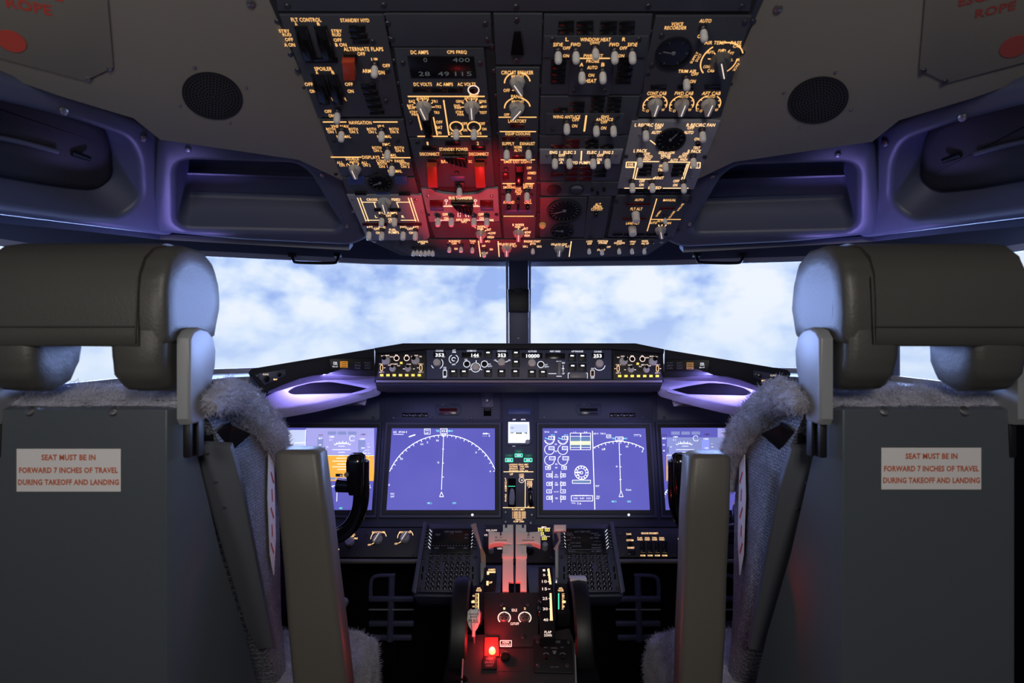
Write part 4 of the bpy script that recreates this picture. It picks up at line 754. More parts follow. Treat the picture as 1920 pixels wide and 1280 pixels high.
# ================================================================ MAIN INSTRUMENT PANEL
MP = Pl(W(700, 803, 1.82), W(1220, 803, 1.82), W(972, 956, 1.75))
t = thing('instrument_panel', 'wide dark blue grey main panel carrying the display screens', 'instrument panel', MP.w(972, 985))
B().prism([MP.ab(*q) for q in ((440, 775), (560, 740), (700, 722), (1248, 722), (1390, 740), (1510, 775), (1530, 988), (415, 988))], -.02, 0, MP.m(), bev=.002).link('panel_plate', M['panel'], t)
for x0, x1 in ((500, 712), (722, 938), (1010, 1222), (1232, 1450)):
    B().prism([MP.ab(*q) for q in ((x0, 739), (x1, 739), (x1, 787), (x0, 787))], .0003, .0022, MP.m(), bev=.001).link('upper_cover', M['panel'], t)
for q in ((738, 784), (808, 783), (884, 784), (1205, 782), (1020, 783), (700, 783), (1245, 783)): inst('screw', P_screw, t, MP.at(*q, .0022))
def frame4(pl, o, i, h0, h1, nm, mt, par):
    O = [pl.ab(*q) for q in o]; I_ = [pl.ab(*q) for q in i]; mm = pl.m(); b = B()
    vs_ = [(x, y, h0) for x, y in O] + [(x + (ix - x) * .12, y + (iy - y) * .12, h1) for (x, y), (ix, iy) in zip(O, I_)] + [(x, y, h1 - .001) for x, y in I_] + [(x, y, h0) for x, y in I_]
    fs_ = []
    for k in range(3):
        for a in range(4): c_ = (a + 1) % 4; fs_.append((k * 4 + a, k * 4 + c_, (k + 1) * 4 + c_, (k + 1) * 4 + a))
    b.add(vs_, fs_, mm); return b.link(nm, M[mt], par)
def display(label, o, i, scr='screen'):
    p = Panel.__new__(Panel); p.pl = MP; p.h = .0032; p.ink = {}
    p.t = thing('display_unit', label, 'display', MP.w((o[2][0] + o[3][0]) / 2, o[2][1], .002), 'wide display units of the main panel')
    frame4(MP, o, i, .001, .007, 'bezel', 'panel', p.t); frame4(MP, [(a + (b_ - a) * .45, c_ + (d - c_) * .45) for (a, c_), (b_, d) in zip(o, i)], i, .0065, .0078, 'inner_bezel', 'frame', p.t)
    p.plate(i, .0012, .003, scr, 'screen', .0001); return p
# --- left inner display: navigation map
def nd(p, cx, cy, r, a0, a1, step0, labels, xs=()):
    p.arc(cx, cy, r, a0, a1, 1.3, 'sym', seg=120)
    k = 0; a = 90 - math.floor((90 - a0) / 5) * 5 if False else a0
    for i in range(int((a1 - a0) / 4.6) + 1):
        a = a0 + i * 4.6; p.dash(cx, cy, r - (4.6 if i % 2 == 0 else 2.6), r, a, 1.1, 'sym')
    for tt, a, rr in labels: p.tx(tt, cx + math.cos(R(a)) * rr, cy - math.sin(R(a)) * rr * .985, 3.2, 2.6 * len(tt), 'sym')
p = display('wide blue screen showing a full compass arc and track line left of the gear lever', [(722, 791), (941, 791), (941, 972), (710, 972)], [(735, 803), (928, 803), (928, 956), (725, 956)])
nd(p, 829, 923, 107.5, 22, 159, 0, [('2', 106, 99), ('33', 112.5, 99), ('35', 95, 99), ('3', 50, 99), ('30', 140, 99), ('6', 24, 99)])
for y0, y1 in ((816, 918),): p.ln(832, y0, 828, y1, 1.1, 'sym')
for y in (842, 868, 894): p.ln(829.5, y, 832.5, y, 1.1, 'sym')
p.ln(828, 922 - 0, 824.5, 931, 1.1, 'sym'); p.ln(828, 922, 831.8, 931, 1.1, 'sym'); p.ln(824.5, 931, 831.8, 931, 1.1, 'sym')
p.txs(('GS  0', 744, 810, 3.4, 13), ('TAS 0', 757, 810, 3.4, 13), ('TRU', 801, 807, 2.8, 8), ('UP', 801, 812, 2.8, 6), ('353', 833, 808, 5, 11), ('DME', 910, 813, 3, 8), ('- - -  Z', 912, 817, 3, 14), ('TFC', 736, 926, 3.6, 8), ('OFF', 736, 931, 3.2, 7), ('35', 822, 867, 3.5, 3.4), ('0', 730, 909, 3.4, 3), k='sym'); p.ln(738, 814, 757, 814.5, .9, 'sym'); p.ln(905, 813, 918, 813, .8, 'sym'); p.ln(767, 819, 779, 815, 2.2, 'sym')
p.txs(('TRK', 821, 808, 3.5, 7), ('MAG', 845, 808, 3.5, 8), ('FMC L', 806, 943, 3.4, 9), ('GPS', 852, 943, 3.4, 7), k='cyan'); p.box(796, 804, 807, 814, .8); p.box(826, 803.5, 839, 813, .8)
p.box(829, 813, 835, 818, .7)
b = B(); b.lathe([(.0035, .008), (.003, .0095)], MP.at(886, 965), 14); b.link('sensor', M['sym'], p.t); p.done()
# --- right inner display: engine page and map
p = display('wide blue screen split between engine gauges and a compass arc right of the gear lever', [(1005, 791), (1222, 791), (1233, 972), (1005, 972)], [(1017, 803), (1210, 803), (1218, 956), (1018, 956)])
p.ln(1110.5, 808, 1115, 955, 1.5, 'sym')
for cx in (1030, 1055):
    p.arc(cx, 824, 9, 185, 395, 1.1, 'sym'); p.box(cx - 1, 818, cx + 10, 824, 1); p.tx('0.1' , cx + 5, 821, 3, 6, 'sym'); p.txs(('20.3', cx + 6, 815.5, 2.6, 7), k='cyan')
    for a in range(200, 361, 22): p.dash(cx, 824, 6.5, 9, a, .9, 'sym')
    p.dash(cx, 824, 0, 9, 160, 1.2, 'cyan')
    p.arc(cx, 843, 9, 110, 360, 1.1, 'sym'); p.box(cx - 1, 837, cx + 9, 843, 1); p.fill(cx - .5, 837.5, cx + 8.5, 842.5, 'tapebox')
    p.arc(cx, 863, 9, 110, 360, 1.1, 'sym'); p.box(cx, 856, cx + 11, 862, 1); p.tx('11.5', cx + 5.5, 859, 3, 8, 'sym')
for y, h in ((877, 6), (891, 6), (907, 6), (921, 6), (933, 6)):
    d = 2 if y > 880 else 0
    for s_ in (-1, 1): cx = 1043 + s_ * (15 - d); p.box(cx - 5, y - h / 2, cx + 4, y + h / 2, 1); p.tx('45' if y == 921 else '-', cx, y, 2.4, 4, 'sym')
for y0, y1 in ((883, 897), (902, 917), (928, 942)):
    for x in (1035.5, 1051.5): p.ln(x, y0, x, y1, 1, 'sym')
p.txs(('N1', 1042, 833, 3, 4), ('EGT', 1043, 846, 3, 5), ('N2', 1043, 870, 3, 4), ('FF', 1043, 877, 3, 4), ('OIL', 1043, 890, 2.8, 5), ('PRESS', 1043, 894, 2.6, 8), ('OIL', 1043, 905, 2.8, 5), ('TEMP', 1043, 909, 2.6, 7), ('OIL QTY', 1043, 922, 2.6, 9), ('VIB', 1043, 934, 3, 5), ('TAT 18c', 1025, 810, 2.8, 9), ('CRZ', 1042, 810, 2.8, 5), k='sym')
for q in ((1069, 812, 1088, 843), (1089, 812, 1107, 843)): p.box(*q, .9)
p.fill(1069.5, 820, 1106.5, 827, 'teal'); p.fill(1069.5, 827, 1106.5, 834, 'lemon'); p.fill(1069.5, 834, 1106.5, 838, 'teal'); p.ln(1069, 818, 1107, 818, .8, 'sym'); p.ln(1069, 839, 1107, 839, .8, 'sym'); p.txs(('L L', 1078, 810.5, 2.8, 6), ('R R', 1098, 810.5, 2.8, 6), k='sym')
p.arc(1090, 886, 12.5, 0, 360, 1.3, 'sym'); p.arc(1090, 886, 8, 0, 360, .8, 'sym'); p.arc(1090, 886, 2.4, 0, 360, 1, 'sym')
for a in range(0, 360, 30): p.dash(1090, 886, 9, 12, a, 1.8, 'sym')
p.fill(1080, 884, 1089, 887, 'sym'); p.fill(1082, 889, 1086, 891.5, 'sym')
p.box(1073, 900, 1107, 906, 1); p.fill(1074, 901, 1106, 905, 'teal'); p.box(1071, 929, 1111, 939, 1.1); p.txs(('FUEL QTY LBS X1000', 1090, 929, 2.4, 26), ('3.01  0.01  3.01', 1091, 934, 3.4, 32), ('TOTAL', 1075, 943, 2.6, 8), ('7.4', 1085.5, 944, 4, 7), k='sym')
nd(p, 1163, 922, 94.5, 59, 120, 0, [('0', 110, 87), ('35', 82, 87), ('6', 62, 87), ('33', 112, 87)])
p.ln(1160.5, 829, 1163.5, 921, 1.1, 'sym'); p.ln(1164, 920, 1160.5, 931, 1, 'sym'); p.ln(1164, 920, 1168, 931, 1, 'sym'); p.ln(1160.5, 931, 1168, 931, 1, 'sym')
for y in (852, 875, 899): p.ln(1161, y, 1165, y, 1, 'sym')
p.txs(('GS 0', 1117, 813, 3, 9), ('TAS 0', 1130, 813, 3, 10), ('353', 1162, 822.5, 4.6, 10), ('- - -  Z', 1195, 817, 3, 14), ('0', 1156, 874.5, 3.2, 3), ('UP', 1141, 818, 2.8, 6), ('RST', 1120, 911, 3, 7), ('TFC', 1121, 931, 3.4, 7), ('OFF', 1120, 934.5, 2.6, 6), ('Oreo' if False else 'Cmn', 1178, 918, 3.6, 10), k='sym'); p.txs(('TRK', 1150, 822, 3.2, 7), ('MAG', 1172, 822, 3.2, 7), ('FMC R', 1151, 940, 3.4, 9), ('GPS', 1179, 940, 3.4, 7), k='cyan'); p.box(1137, 815, 1145, 821, .8); p.box(1154, 819, 1168, 826, .8); p.ln(1188, 815, 1199, 815, .8, 'sym')
b = B(); b.lathe([(.0035, .008), (.003, .0095)], MP.at(1178, 965), 14); b.link('sensor', M['sym'], p.t); p.done()
# --- outer displays: artificial horizon pages
def pfd(p, x, m):   # x(px) maps the left display's pixels to this display's
    X = lambda a: x(a)
    def F_(x0, y0, x1, y1, k, dh=.0003): a, c_ = sorted((X(x0), X(x1))); p.fill(a, y0, c_, y1, k, dh)
    def T_(tt, px, py, h=3, w_=None, k='sym', dh=.0009): p.tx(tt, X(px), py, h, w_, k, dh=dh)
    def L_(x0, y0, x1, y1, w_=1, k='sym'): p.ln(X(x0), y0, X(x1), y1, w_, k, .0009)
    F_(575, 803, 702, 852, 'pfdsky'); F_(606, 854, 702, 901.5, 'ochre'); F_(515, 806, 574, 845, 'pale')
    L_(530, 830, 574, 830, .8); L_(574, 805, 573, 845, .8); L_(606, 853.5, 702, 853.5, .9)
    F_(596, 820, 607, 872, 'tapebox', .0005); F_(672, 825, 686, 870, 'tapebox', .0005)
    for a in (615, 634, 653): F_(a, 809, a + 16, 815, 'tapebox', .0005)
    for i, (wd, y) in enumerate(((17, 843), (6, 836.5), (10, 832), (6, 848), (17, 864.5), (10, 859), (17, 875), (8, 870), (8, 880), (6, 854))): L_(641 - wd, y, 641 + wd, y, .9)
    p.arc(X(641), 854, 24, 55, 125, .7, 'sym', .0009)
    for a in (55, 65, 75, 90, 105, 115, 125): p.dash(X(641), 854, 24, 27, a, .9, 'sym', .0009)
    T_('353', 602, 816, 3, 8, 'redink'); T_('MCP', 602, 822, 3, 7); T_('CMD', 682, 814.5, 3, 10, 'redink'); T_('1500', 680, 823, 3, 9); T_('CMD', 623, 819, 2.8, 9); T_('S 1', 621, 825, 2.6, 5)
    T_('60', 601, 834, 3, 4); T_('40', 601, 845, 3, 4); T_('200', 681, 840, 3, 7); T_('100', 684, 850, 3, 7); p.arc(X(661), 822, 5, 30, 330, .8, 'sym', .0009)
    L_(609, 838, 609, 850, 1.4, 'symdark'); L_(613, 838, 616, 838, 1); F_(630, 888, 643, 893.5, 'symdark', .0009); T_('0', 640, 891, 3, 4); F_(616, 895, 630, 899, 'tapebox', .0009); F_(632, 895, 652, 899, 'tapebox', .0009)
    for k, y in enumerate((832, 838, 844, 850, 856, 862, 868)): L_(690, y, 692 + 2 * (k % 2), y, .8)
    p.arc(X(690), 853, 10, -70, 70, .7, 'sym', .0009) if m else p.arc(X(690), 853, 10, 110, 250, .7, 'sym', .0009)
    # compass rose below
    p.arc(X(633), 944, 34, 0, 180, 1.2, 'sym', .0009)
    for a in range(5, 180, 8): p.dash(X(633), 944, 31, 35, a, .9, 'sym', .0009)
    L_(633, 910, 632, 940, 1.1); T_('DME 2', 689, 910, 2.8, 12); T_('- - 30', 690, 914, 2.6, 12); T_('STBY', 617, 952.5, 3.4, 8); T_('RA', 624, 952.5, 3.4, 5, 'redink'); T_('FMC', 640, 952.5, 3.6, 6, 'green')
p = display('pale blue and amber artificial horizon screen behind the left control yoke', [(500, 791), (717, 791), (707, 972), (489, 972)], [(515, 802), (708, 802), (698, 956), (504, 956)], 'screen')
pfd(p, lambda a: a, False); p.done()
p = display('pale blue and amber artificial horizon screen behind the right control yoke', [(1227, 791), (1450, 791), (1460, 972), (1238, 972)], [(1238, 802), (1437, 802), (1446, 956), (1247, 956)], 'screen')
pfd(p, lambda a: a + 643 if a > 600 else a + 643 + 210 - (0), True)
p.done()
# --- centre forward strip
p = Panel('gear_lever_panel', 'narrow centre panel with standby display, green gear lights and landing gear lever', 'switch panel', MP, [(943, 734), (1001, 734), (1003, 984), (941, 984)], 'panel', .005, .0005)
p.blk(953, 767, 995, 777, .001, 'tape', 'blue_tape'); p.txs(('TIRE HEADING ECHO', 974, 770, 3, 34), ('SET BY ONLY', 973, 775, 3, 22), k='dim')
b_ = p.plate([(950, 789), (996, 789), (997, 830), (990, 836), (950, 836)], p.h, p.h + .004, 'navy', 'standby_display', .002)
p.plate([(953, 792), (992, 792), (993, 824), (986, 831), (953, 831)], p.h + .004, p.h + .0047, 'isfd', 'screen', .0002, parent=b_); hh = p.h; p.h += .0048
p.fill(956, 796, 990, 812, 'pale'); p.fill(957, 813, 986, 829, 'isfdy'); p.fill(957, 811, 963, 814.5, 'symdark'); p.fill(983, 811, 988, 814.5, 'ink'); p.txs(('120', 960, 803, 3, 6), ('---', 973, 813, 3, 10), k='ink'); p.h = hh
p.rnd(989, 829, 4.5, 'grey', hh=.9); p.txs(('APP', 964, 787, 2.8, 6), ('HP/IN', 981, 787, 2.8, 8), ('RST', 964, 836, 2.8, 6), k='white')
for x0, y0, x1, y1, on in ((965, 843, 980, 849, 0), (947, 851, 962, 857, 0), (983, 851, 998, 857, 0), (965, 850.5, 980, 857.5, 1), (947, 859, 962, 866.5, 1), (982, 859, 998, 866.5, 1)):
    p.blk(x0, y0, x1, y1, .0015, 'greend', 'gear_light'); hh = p.h; p.h += .0016
    if on: p.box(x0 + .7, y0 + .7, x1 - .7, y1 - .7, 1.5, 'green'); p.tx('GEAR', (x0 + x1) / 2, (y0 + y1) / 2, 3.4, 9, 'isfd')
    p.h = hh
p.txs(('LANDING GEAR LIMIT', 972.5, 871, 3, 36), ('EXTEND', 963, 875, 3, 15), ('270K-.82K', 983, 875, 3, 17), ('RETRACT', 963, 879, 3, 16), ('235K', 979, 879, 3, 9), ('EXTENDED 320K-.82K', 972.5, 883, 3, 36), ('UP', 959, 889, 4, 6), ('LOCK', 978, 889.5, 3.2, 9), ('OVRD', 978, 893, 3.2, 9), ('NOSE', 993, 903, 3.2, 9), ('WHEEL', 993, 906.5, 3.2, 11), ('STEER', 993, 910, 3.2, 10), ('ALT', 994, 913.5, 3.2, 7), ('NORM', 994, 949.5, 2.5, 9), ('FLAPS LIMIT', 972, 955, 3.4, 24), ('230/ALT', 973, 974, 3, 14), ('FLAP 230K', 973, 977.5, 3, 20), k='amberhi')
for k, c_ in enumerate('LANDING GEAR'): p.tx(c_, 948.3, 897 + k * 3.8, 3, 3, 'amberhi') if c_ != ' ' else None
for k in range(4): p.txs(('1-250K', 966, 960 + k * 3.4, 2.8, 11), ('15-205K', 980, 960 + k * 3.4, 2.8, 12), k='amberhi')
for a in ((944, 884.5, 1000, 884.5), (943, 951.5, 1002, 951.5), (985, 899, 1000, 899), (985, 899, 984.5, 951)): p.ln(*a, w_=1.3, k='amberhi')
p.ln(973, 958, 973, 972, .8, 'amberhi'); p.arc(978, 900, 4.8, 0, 360, 1, 'warm'); p.rnd(978, 900, 3, 'black', hh=.5, name='button')
p.blk(953, 897, 967, 951, .0012, 'void', 'lever_slot'); p.blk(953, 911, 966, 912.2, .0016, 'green', 'slot_light')
b = B(); b.tube([MP.w(960, 918, .006), MP.w(960, 921, .03), MP.w(960, 934, .045), MP.w(959.5, 947, .045)], [.004, .006, .0082, .0068], 14, 5); b.link('gear_lever', M['bracket'], p.t)
b = B(); b.tube([MP.w(994, 918, .008), MP.w(994, 922, .02), MP.w(995, 944, .02), MP.w(995, 947, .01)], [.006, .008, .008, .006], 12, 4); b.link('steering_selector', M['gloss'], p.t)
p.scr((948, 978), (995, 980), (948, 960), (997, 965)); p.done()
# --- little recessed digital windows and the plate above the screens
for k, (x, lab) in enumerate(((841, 'small rounded recess with a dark digital window above the left map screen'), (1104, 'small rounded recess with a dark digital window above the engine screen'))):
    p = Panel('clock_recess', lab, 'clock', MP, fillet([(x - 24, 757), (x + 23, 757), (x + 25, 770), (x + 20, 779), (x - 20, 779), (x - 25, 770)], 6), 'panel', .003, .0024, 'clock recesses of the main panel')
    p.blk(x - 17, 766, x + 16, 777, .0012, 'annred' if k == 0 else 'ann', 'digital_window'); p.tx('RST', x - 9, 759, 3, 8, 'dim'); p.scr((x, 760)); p.done()
for x0, x1, nm in ((754, 802, 'left'), (1143, 1191, 'right')):
    p = Panel('warning_strip', f'row of four unlit warning lenses on the {nm} side of the upper panel', 'annunciator', MP, [(x0, 774), (x1, 774), (x1, 782), (x0, 782)], 'frame', .002, .0024, 'unlit warning strips')
    for k in range(4): p.blk(x0 + 1 + k * 12, 775, x0 + 11 + k * 12, 781, .0012, 'ann', 'lens')
    p.done()
p = Panel('lights_test_plate', 'small blue grey plate with a toggle above the left map screen', 'switch plate', MP, [(903, 736), (925, 736), (926, 764), (903, 764)], 'navy', .004, .0024)
p.txs(('LIGHTS', 914, 740, 3.2, 12), ('TEST', 914, 744.5, 3, 8), ('BRT', 922, 752, 3, 6), ('DIM', 914, 760, 3, 6), k='dim'); p.tog((914, 752), small=True); p.done()
p = Panel('autobrake_recess', 'small square black recess under the lights test plate', 'recess', MP, [(907, 766), (921, 766), (921, 780), (907, 780)], 'void', .002, .0024); p.blk(908, 767, 920, 771, .006, 'black', 'lip'); p.done()

# ================================================================ GLARESHIELD
MC = Pl(W(708, 712, 1.600), W(1240, 712, 1.600), W(972, 655, 1.622))
t = thing('glareshield', 'black glareshield hood running over the mode panel under the windscreens', 'glareshield', MC.w(972, 716))
B().prism([MC.ab(*q) for q in ((703, 656), (757, 646), (1190, 646), (1244, 657), (1246, 714), (701, 714))], -.16, -.002, MC.m(), bev=.002).link('centre_housing', M['visor'], t)
B().prism([MC.ab(*q) for q in ((703, 654), (757, 645), (1190, 645), (1244, 656), (1243, 664), (1146, 656), (800, 656), (706, 664))], -.01, .012, MC.m(), bev=.003).link('visor_lip', M['visor'], t)
B().prism([MC.ab(*q) for q in ((706, 713.5), (1241, 713.5), (1241, 717.5), (706, 717.5))], -.004, .008, MC.m(), bev=.002).link('lower_lip', M['silver' if False else 'pocket'], t)
B().loft([[W(704, 718, 1.60), W(1242, 718, 1.60), W(1236, 734, 1.70), W(708, 734, 1.70)], [W(704, 716, 1.60), W(1242, 716, 1.60), W(1236, 716, 1.80), W(708, 716, 1.80)]]).link('underside', M['visor'], t)
def gm(q, s): return (1948 - q[0], q[1] + 2) + tuple(q[2:]) if s > 0 else q
for s in (-1, 1):
    WP = Pl(W(*gm((704, 705), s), 1.602), W(*gm((467, 697), s), 1.47), W(*gm((700, 653), s), 1.602)); X = lambda pts, P=WP: [P.ab(*gm(q, s)) for q in pts]
    bot = [(704, 705.5), (670, 705), (640, 702.5), (610, 701.5), (585, 704), (560, 710), (530, 721), (503, 733)]
    B().prism(X([(702, 653)] + bot + [(497, 737), (488, 725), (466, 697), (472, 692)]), -.012, 0, WP.m(), bev=.0025).link('wing_face', M['visor'], t)
    # the hood's roof going forward from the face's top edge
    B().loft([[W(*gm((702, 653), s), 1.602), W(*gm((472, 691), s), 1.472), W(*gm((466, 697), s), 1.47), W(*gm((474, 694), s), 1.60), W(*gm((702, 654), s), 1.80)], [p_ + Vector((0, 0, -.006)) for p_ in (W(*gm((702, 653), s), 1.602), W(*gm((472, 691), s), 1.472), W(*gm((466, 697), s), 1.47), W(*gm((474, 694), s), 1.60), W(*gm((702, 654), s), 1.80))]]).link('wing_roof', M['visor'], t)
    B().loft([[W(*gm(q, s), 1.47 + .02 * k), W(*gm((q[0] + dx, q[1] + 3), s), 1.60)] for k, (q, dx) in enumerate((((466, 698), 12), ((480, 714), 8), ((497, 738), 2)))] and [[W(*gm((466, 698), s), 1.472), W(*gm((476, 698), s), 1.60), W(*gm((478, 745), s), 1.60), W(*gm((470, 712), s), 1.475)], [W(*gm((497, 737), s), 1.488), W(*gm((500, 735), s), 1.60), W(*gm((492, 765), s), 1.60), W(*gm((494, 742), s), 1.49)]]).link('end_cheek', M['navy'], t)
    # padded lip under the face, catching the flood light
    rr = []
    for (x, y), d in zip(bot, (7, 8, 9.5, 11, 12, 12, 10, 6)):
        a = W(*gm((x, y + .5), s), 1.47 + (1.602 - 1.47) * (x - 467) / 237 + .004); c_ = W(*gm((x - 2, y + d), s), a.y + .035); rr.append([a, c_, c_ + Vector((0, .006, .004)), a + Vector((0, .008, .004))])
    B().loft(rr).link('padded_lip', M['pocket'], t)
    # moulded pocket body with a black plate painting the shade inside its opening
    BP = Pl(W(*gm((500, 764), s), 1.535), W(*gm((705, 736), s), 1.66), W(*gm((600, 712), s), 1.662)); X = lambda pts, P=BP: [P.ab(*gm(q, s)) for q in pts]
    kt = thing('glareshield_pocket', ('left' if s < 0 else 'right') + ' moulded pocket glowing purple under the glareshield wing', 'pocket', BP.w(*gm((600, 765), s)), 'purple lit glareshield pockets')
    o_ = fillet(X([(497, 742), (540, 722), (575, 708), (640, 700), (716, 709), (716, 724), (655, 741), (590, 756), (530, 766), (494, 769), (490, 752)]), .03)
    h_ = fillet(X([(538, 732), (552, 722), (585, 714), (620, 712.5), (655, 718), (693, 726), (694, 730), (675, 735), (600, 737), (548, 738)]), .012, 3)
    holed('pocket_shell', BP, o_, h_, 'pocket', kt, .05, 0, .03, .006); B().prism(h_, -.012, -.0055, BP.m()).link('opening_shade', M['void'], kt)
    cp = WP; p = Panel('clock_switch_plate', 'blue grey corner plate lettered CLOCK at the far ' + ('left' if s < 0 else 'right') + ' end of the glareshield', 'switch plate', cp, [gm(q, s) for q in ((478, 701), (535, 692), (536, 704), (496, 722))], 'navy', .004, .001, 'clock plates on the glareshield ends')
    p.tx('CLOCK', *gm((498, 701.5), s), 3.2, 11, 'warm'); p.rnd(*gm((499, 710), s), 6.5, 'black', hh=.8, name='button'); p.rnd(*gm((523, 702), s), 4, 'black', hh=.8, name='button'); p.tx('MAP', *gm((516, 711), s), 3, 7, 'amberhi'); p.scr(gm((482, 704), s), gm((531, 699), s)); p.done()
    p = Panel('warning_box', 'dark panel with a ' + ('glowing' if s < 0 else 'dim') + ' amber master caution light on the ' + ('left' if s < 0 else 'right') + ' glareshield wing', 'warning panel', WP, [gm(q, s) for q in ((617, 672), (699, 671), (700, 693), (619, 695))], 'black', .003, .001, 'caution light boxes on the glareshield')
    a0, a1 = (637, 651) if s < 0 else (637 + 10, 651 + 9)
    x0, x1 = sorted((gm((a0, 0), s)[0], gm((a1, 0), s)[0])); dy = 0 if s < 0 else 3
    p.blk(x0, 677 + dy - (1 if s > 0 else 0), x1, 690 + dy - 1, .003, 'ambox' if s < 0 else 'amboxd', 'caution_light'); hh = p.h; p.h += .0032
    for k in range(3): p.ln(x0 + 2, 680 + k * 3.6 + dy, x1 - 2, 680 + k * 3.6 + dy, 1, 'ink')
    p.h = hh; x = 628 if s < 0 else 1317
    p.txs(('FIRE', x, 679.5 + dy / 2, 2.6, 7), ('WARN', x, 682.5 + dy / 2, 2.6, 8), ('BELL CUT', x, 687 + dy / 2, 2.4, 10), k='white')
    for k, (a, c_) in enumerate((('FLT CONT', 'ELEC'), ('IRS', 'APU'), ('FUEL', 'OVHT/DET'))):
        xa = 670 if s < 0 else 1257; p.txs((a, xa, 680 + 5 * k, 2.8, 11), (c_, xa + 18, 680 + 5 * k, 2.8, 11), k='dim')
    p.done()

def knob2(p, px, py, r, dx):
    k_ = p.rnd(px, py, r, 'white', hh=.7); p.rnd(px + dx, py - 4, r * .52, 'black', hh=1.2, name='knob_cap', parent=k_, dh=.004)
def efis(label, s):
    q = lambda x, y: (1948 - x, y + 1.5) if s > 0 else (x, y)
    p = Panel('display_control_panel', label, 'control panel', MC, [q(710, 665), q(799, 665), q(799, 711), q(708, 711)], 'efis', .003, .001, 'brown display control panels')
    sg = -1 if s > 0 else 1
    knob2(p, *q(725, 677), 8, -3 if s < 0 else 3); knob2(p, *q(780, 677), 8, -3 if s < 0 else 3); knob2(p, *q(737, 692), 6, 0); knob2(p, *q(766, 692), 6, 0)
    for x in (744, 763): p.arc(*q(x, 672), 4.8, 0, 360, 1.2, 'warm'); p.rnd(*q(x, 672), 3.6, 'black', hh=.4, name='button')
    x, y = q(753, 681); p.blk(x - 2.2, y - 1.8, x + 2.2, y + 1.8, .003, 'yellow', 'yellow_button')
    for k in range(7): x, y = q(716.5 + 11.7 * k, 704); p.blk(x - 3, y - 2, x + 3, y + 2, .003, 'yellow', 'yellow_button'); p.box(x - 3.6, y - 2.6, x + 3.6, y + 2.6, .7, 'ink')
    for x in (716, 789.5):
        x_, y_ = q(x, 690); p.arc(x_, y_ - 3, 2.2, 0, 180, .9, 'amberhi'); p.arc(x_, y_ + 3, 2.2, 180, 360, .9, 'amberhi'); p.ln(x_ - 2.2, y_ - 3, x_ - 2.2, y_ + 3, .9, 'amberhi'); p.ln(x_ + 2.2, y_ - 3, x_ + 2.2, y_ + 3, .9, 'amberhi'); p.blk(x_ - 1, y_ - 3, x_ + 1, y_ + 3, .004, 'black', 'switch'); p.tx('VOR 1' if x < 750 else 'VOR 2', x_, y_ - 7, 2.6, 9, 'warm'); p.tx('ADF 1' if x < 750 else 'ADF 2', x_, y_ + 8, 2.6, 9, 'warm'); p.ln(x_ + 4, y_, x_ + 7, y_, 1.2, 'warm') if x < 750 else p.ln(x_ - 7, y_, x_ - 4, y_, 1.2, 'warm')
    for tt, x, y, w_ in (('RADIO', 719, 668, 7), ('MINS', 727, 667, 7), ('BARO', 735, 669.5, 7), ('FPV', 744, 666.5, 5), ('MTR', 763, 666.5, 6), ('IN', 774, 669, 5), ('BARO', 781, 667, 7), ('HPA', 789, 669, 5), ('APP', 731, 685, 6), ('VOR', 736, 683, 6), ('MAP', 743, 683, 6), ('PLN', 748, 686, 5), ('RANGE', 767, 683.5, 8)): p.tx(tt, *q(x, y), 2.5, w_, 'warm')
    p.ln(*q(756, 692), *q(759.5, 692), 1.2, 'warm'); p.ln(*q(775, 692), *q(778, 692), 1.2, 'warm'); p.done()
efis('brown control panel with yellow buttons at the left end of the mode panel', -1); efis('brown control panel with yellow buttons at the right end of the mode panel', 1)
p = Panel('mode_control_panel', 'long blue grey autopilot panel reading 353 144 353 10000 on the glareshield', 'control panel', MC, [(800, 656.5), (1146, 656.5), (1146, 711.5), (800, 711.5)], 'mcp', .004, .001)
for x0, x1, y0, tt, tc_, tw in ((813, 836, 661, '353', 825, 16), (866, 903, 661.5, '144', 891, 14), (930, 953, 661.5, '353', 941, 15), (978, 1017, 662.5, '10000', 999, 25), (1022, 1059, 663, '', 0, 0), (1109, 1132, 662.5, '353', 1120, 15)):
    p.blk(x0, y0, x1, y0 + 10.5, .001, 'ann', 'digital_window'); hh = p.h; p.h += .0012
    if tt: p.tx(tt, tc_, y0 + 5.6, 6.6, tw, 'sym', bold=.03)
    p.h = hh
for x0, y0 in ((908, 658), (960, 658), (960, 675), (959, 693), (843, 693), (863, 693), (908, 693), (933, 693), (990, 694), (1010.5, 694), (1065, 664), (1084, 664), (1066, 682.5), (1084.5, 682.5)):
    p.blk(x0, y0, x0 + 14.5, y0 + 14, .004, 'black', 'push_button', .001); hh = p.h; p.h += .0041; p.fill(x0 + 4, y0 + 3, x0 + 10.5, y0 + 5.6, 'white'); p.h = hh
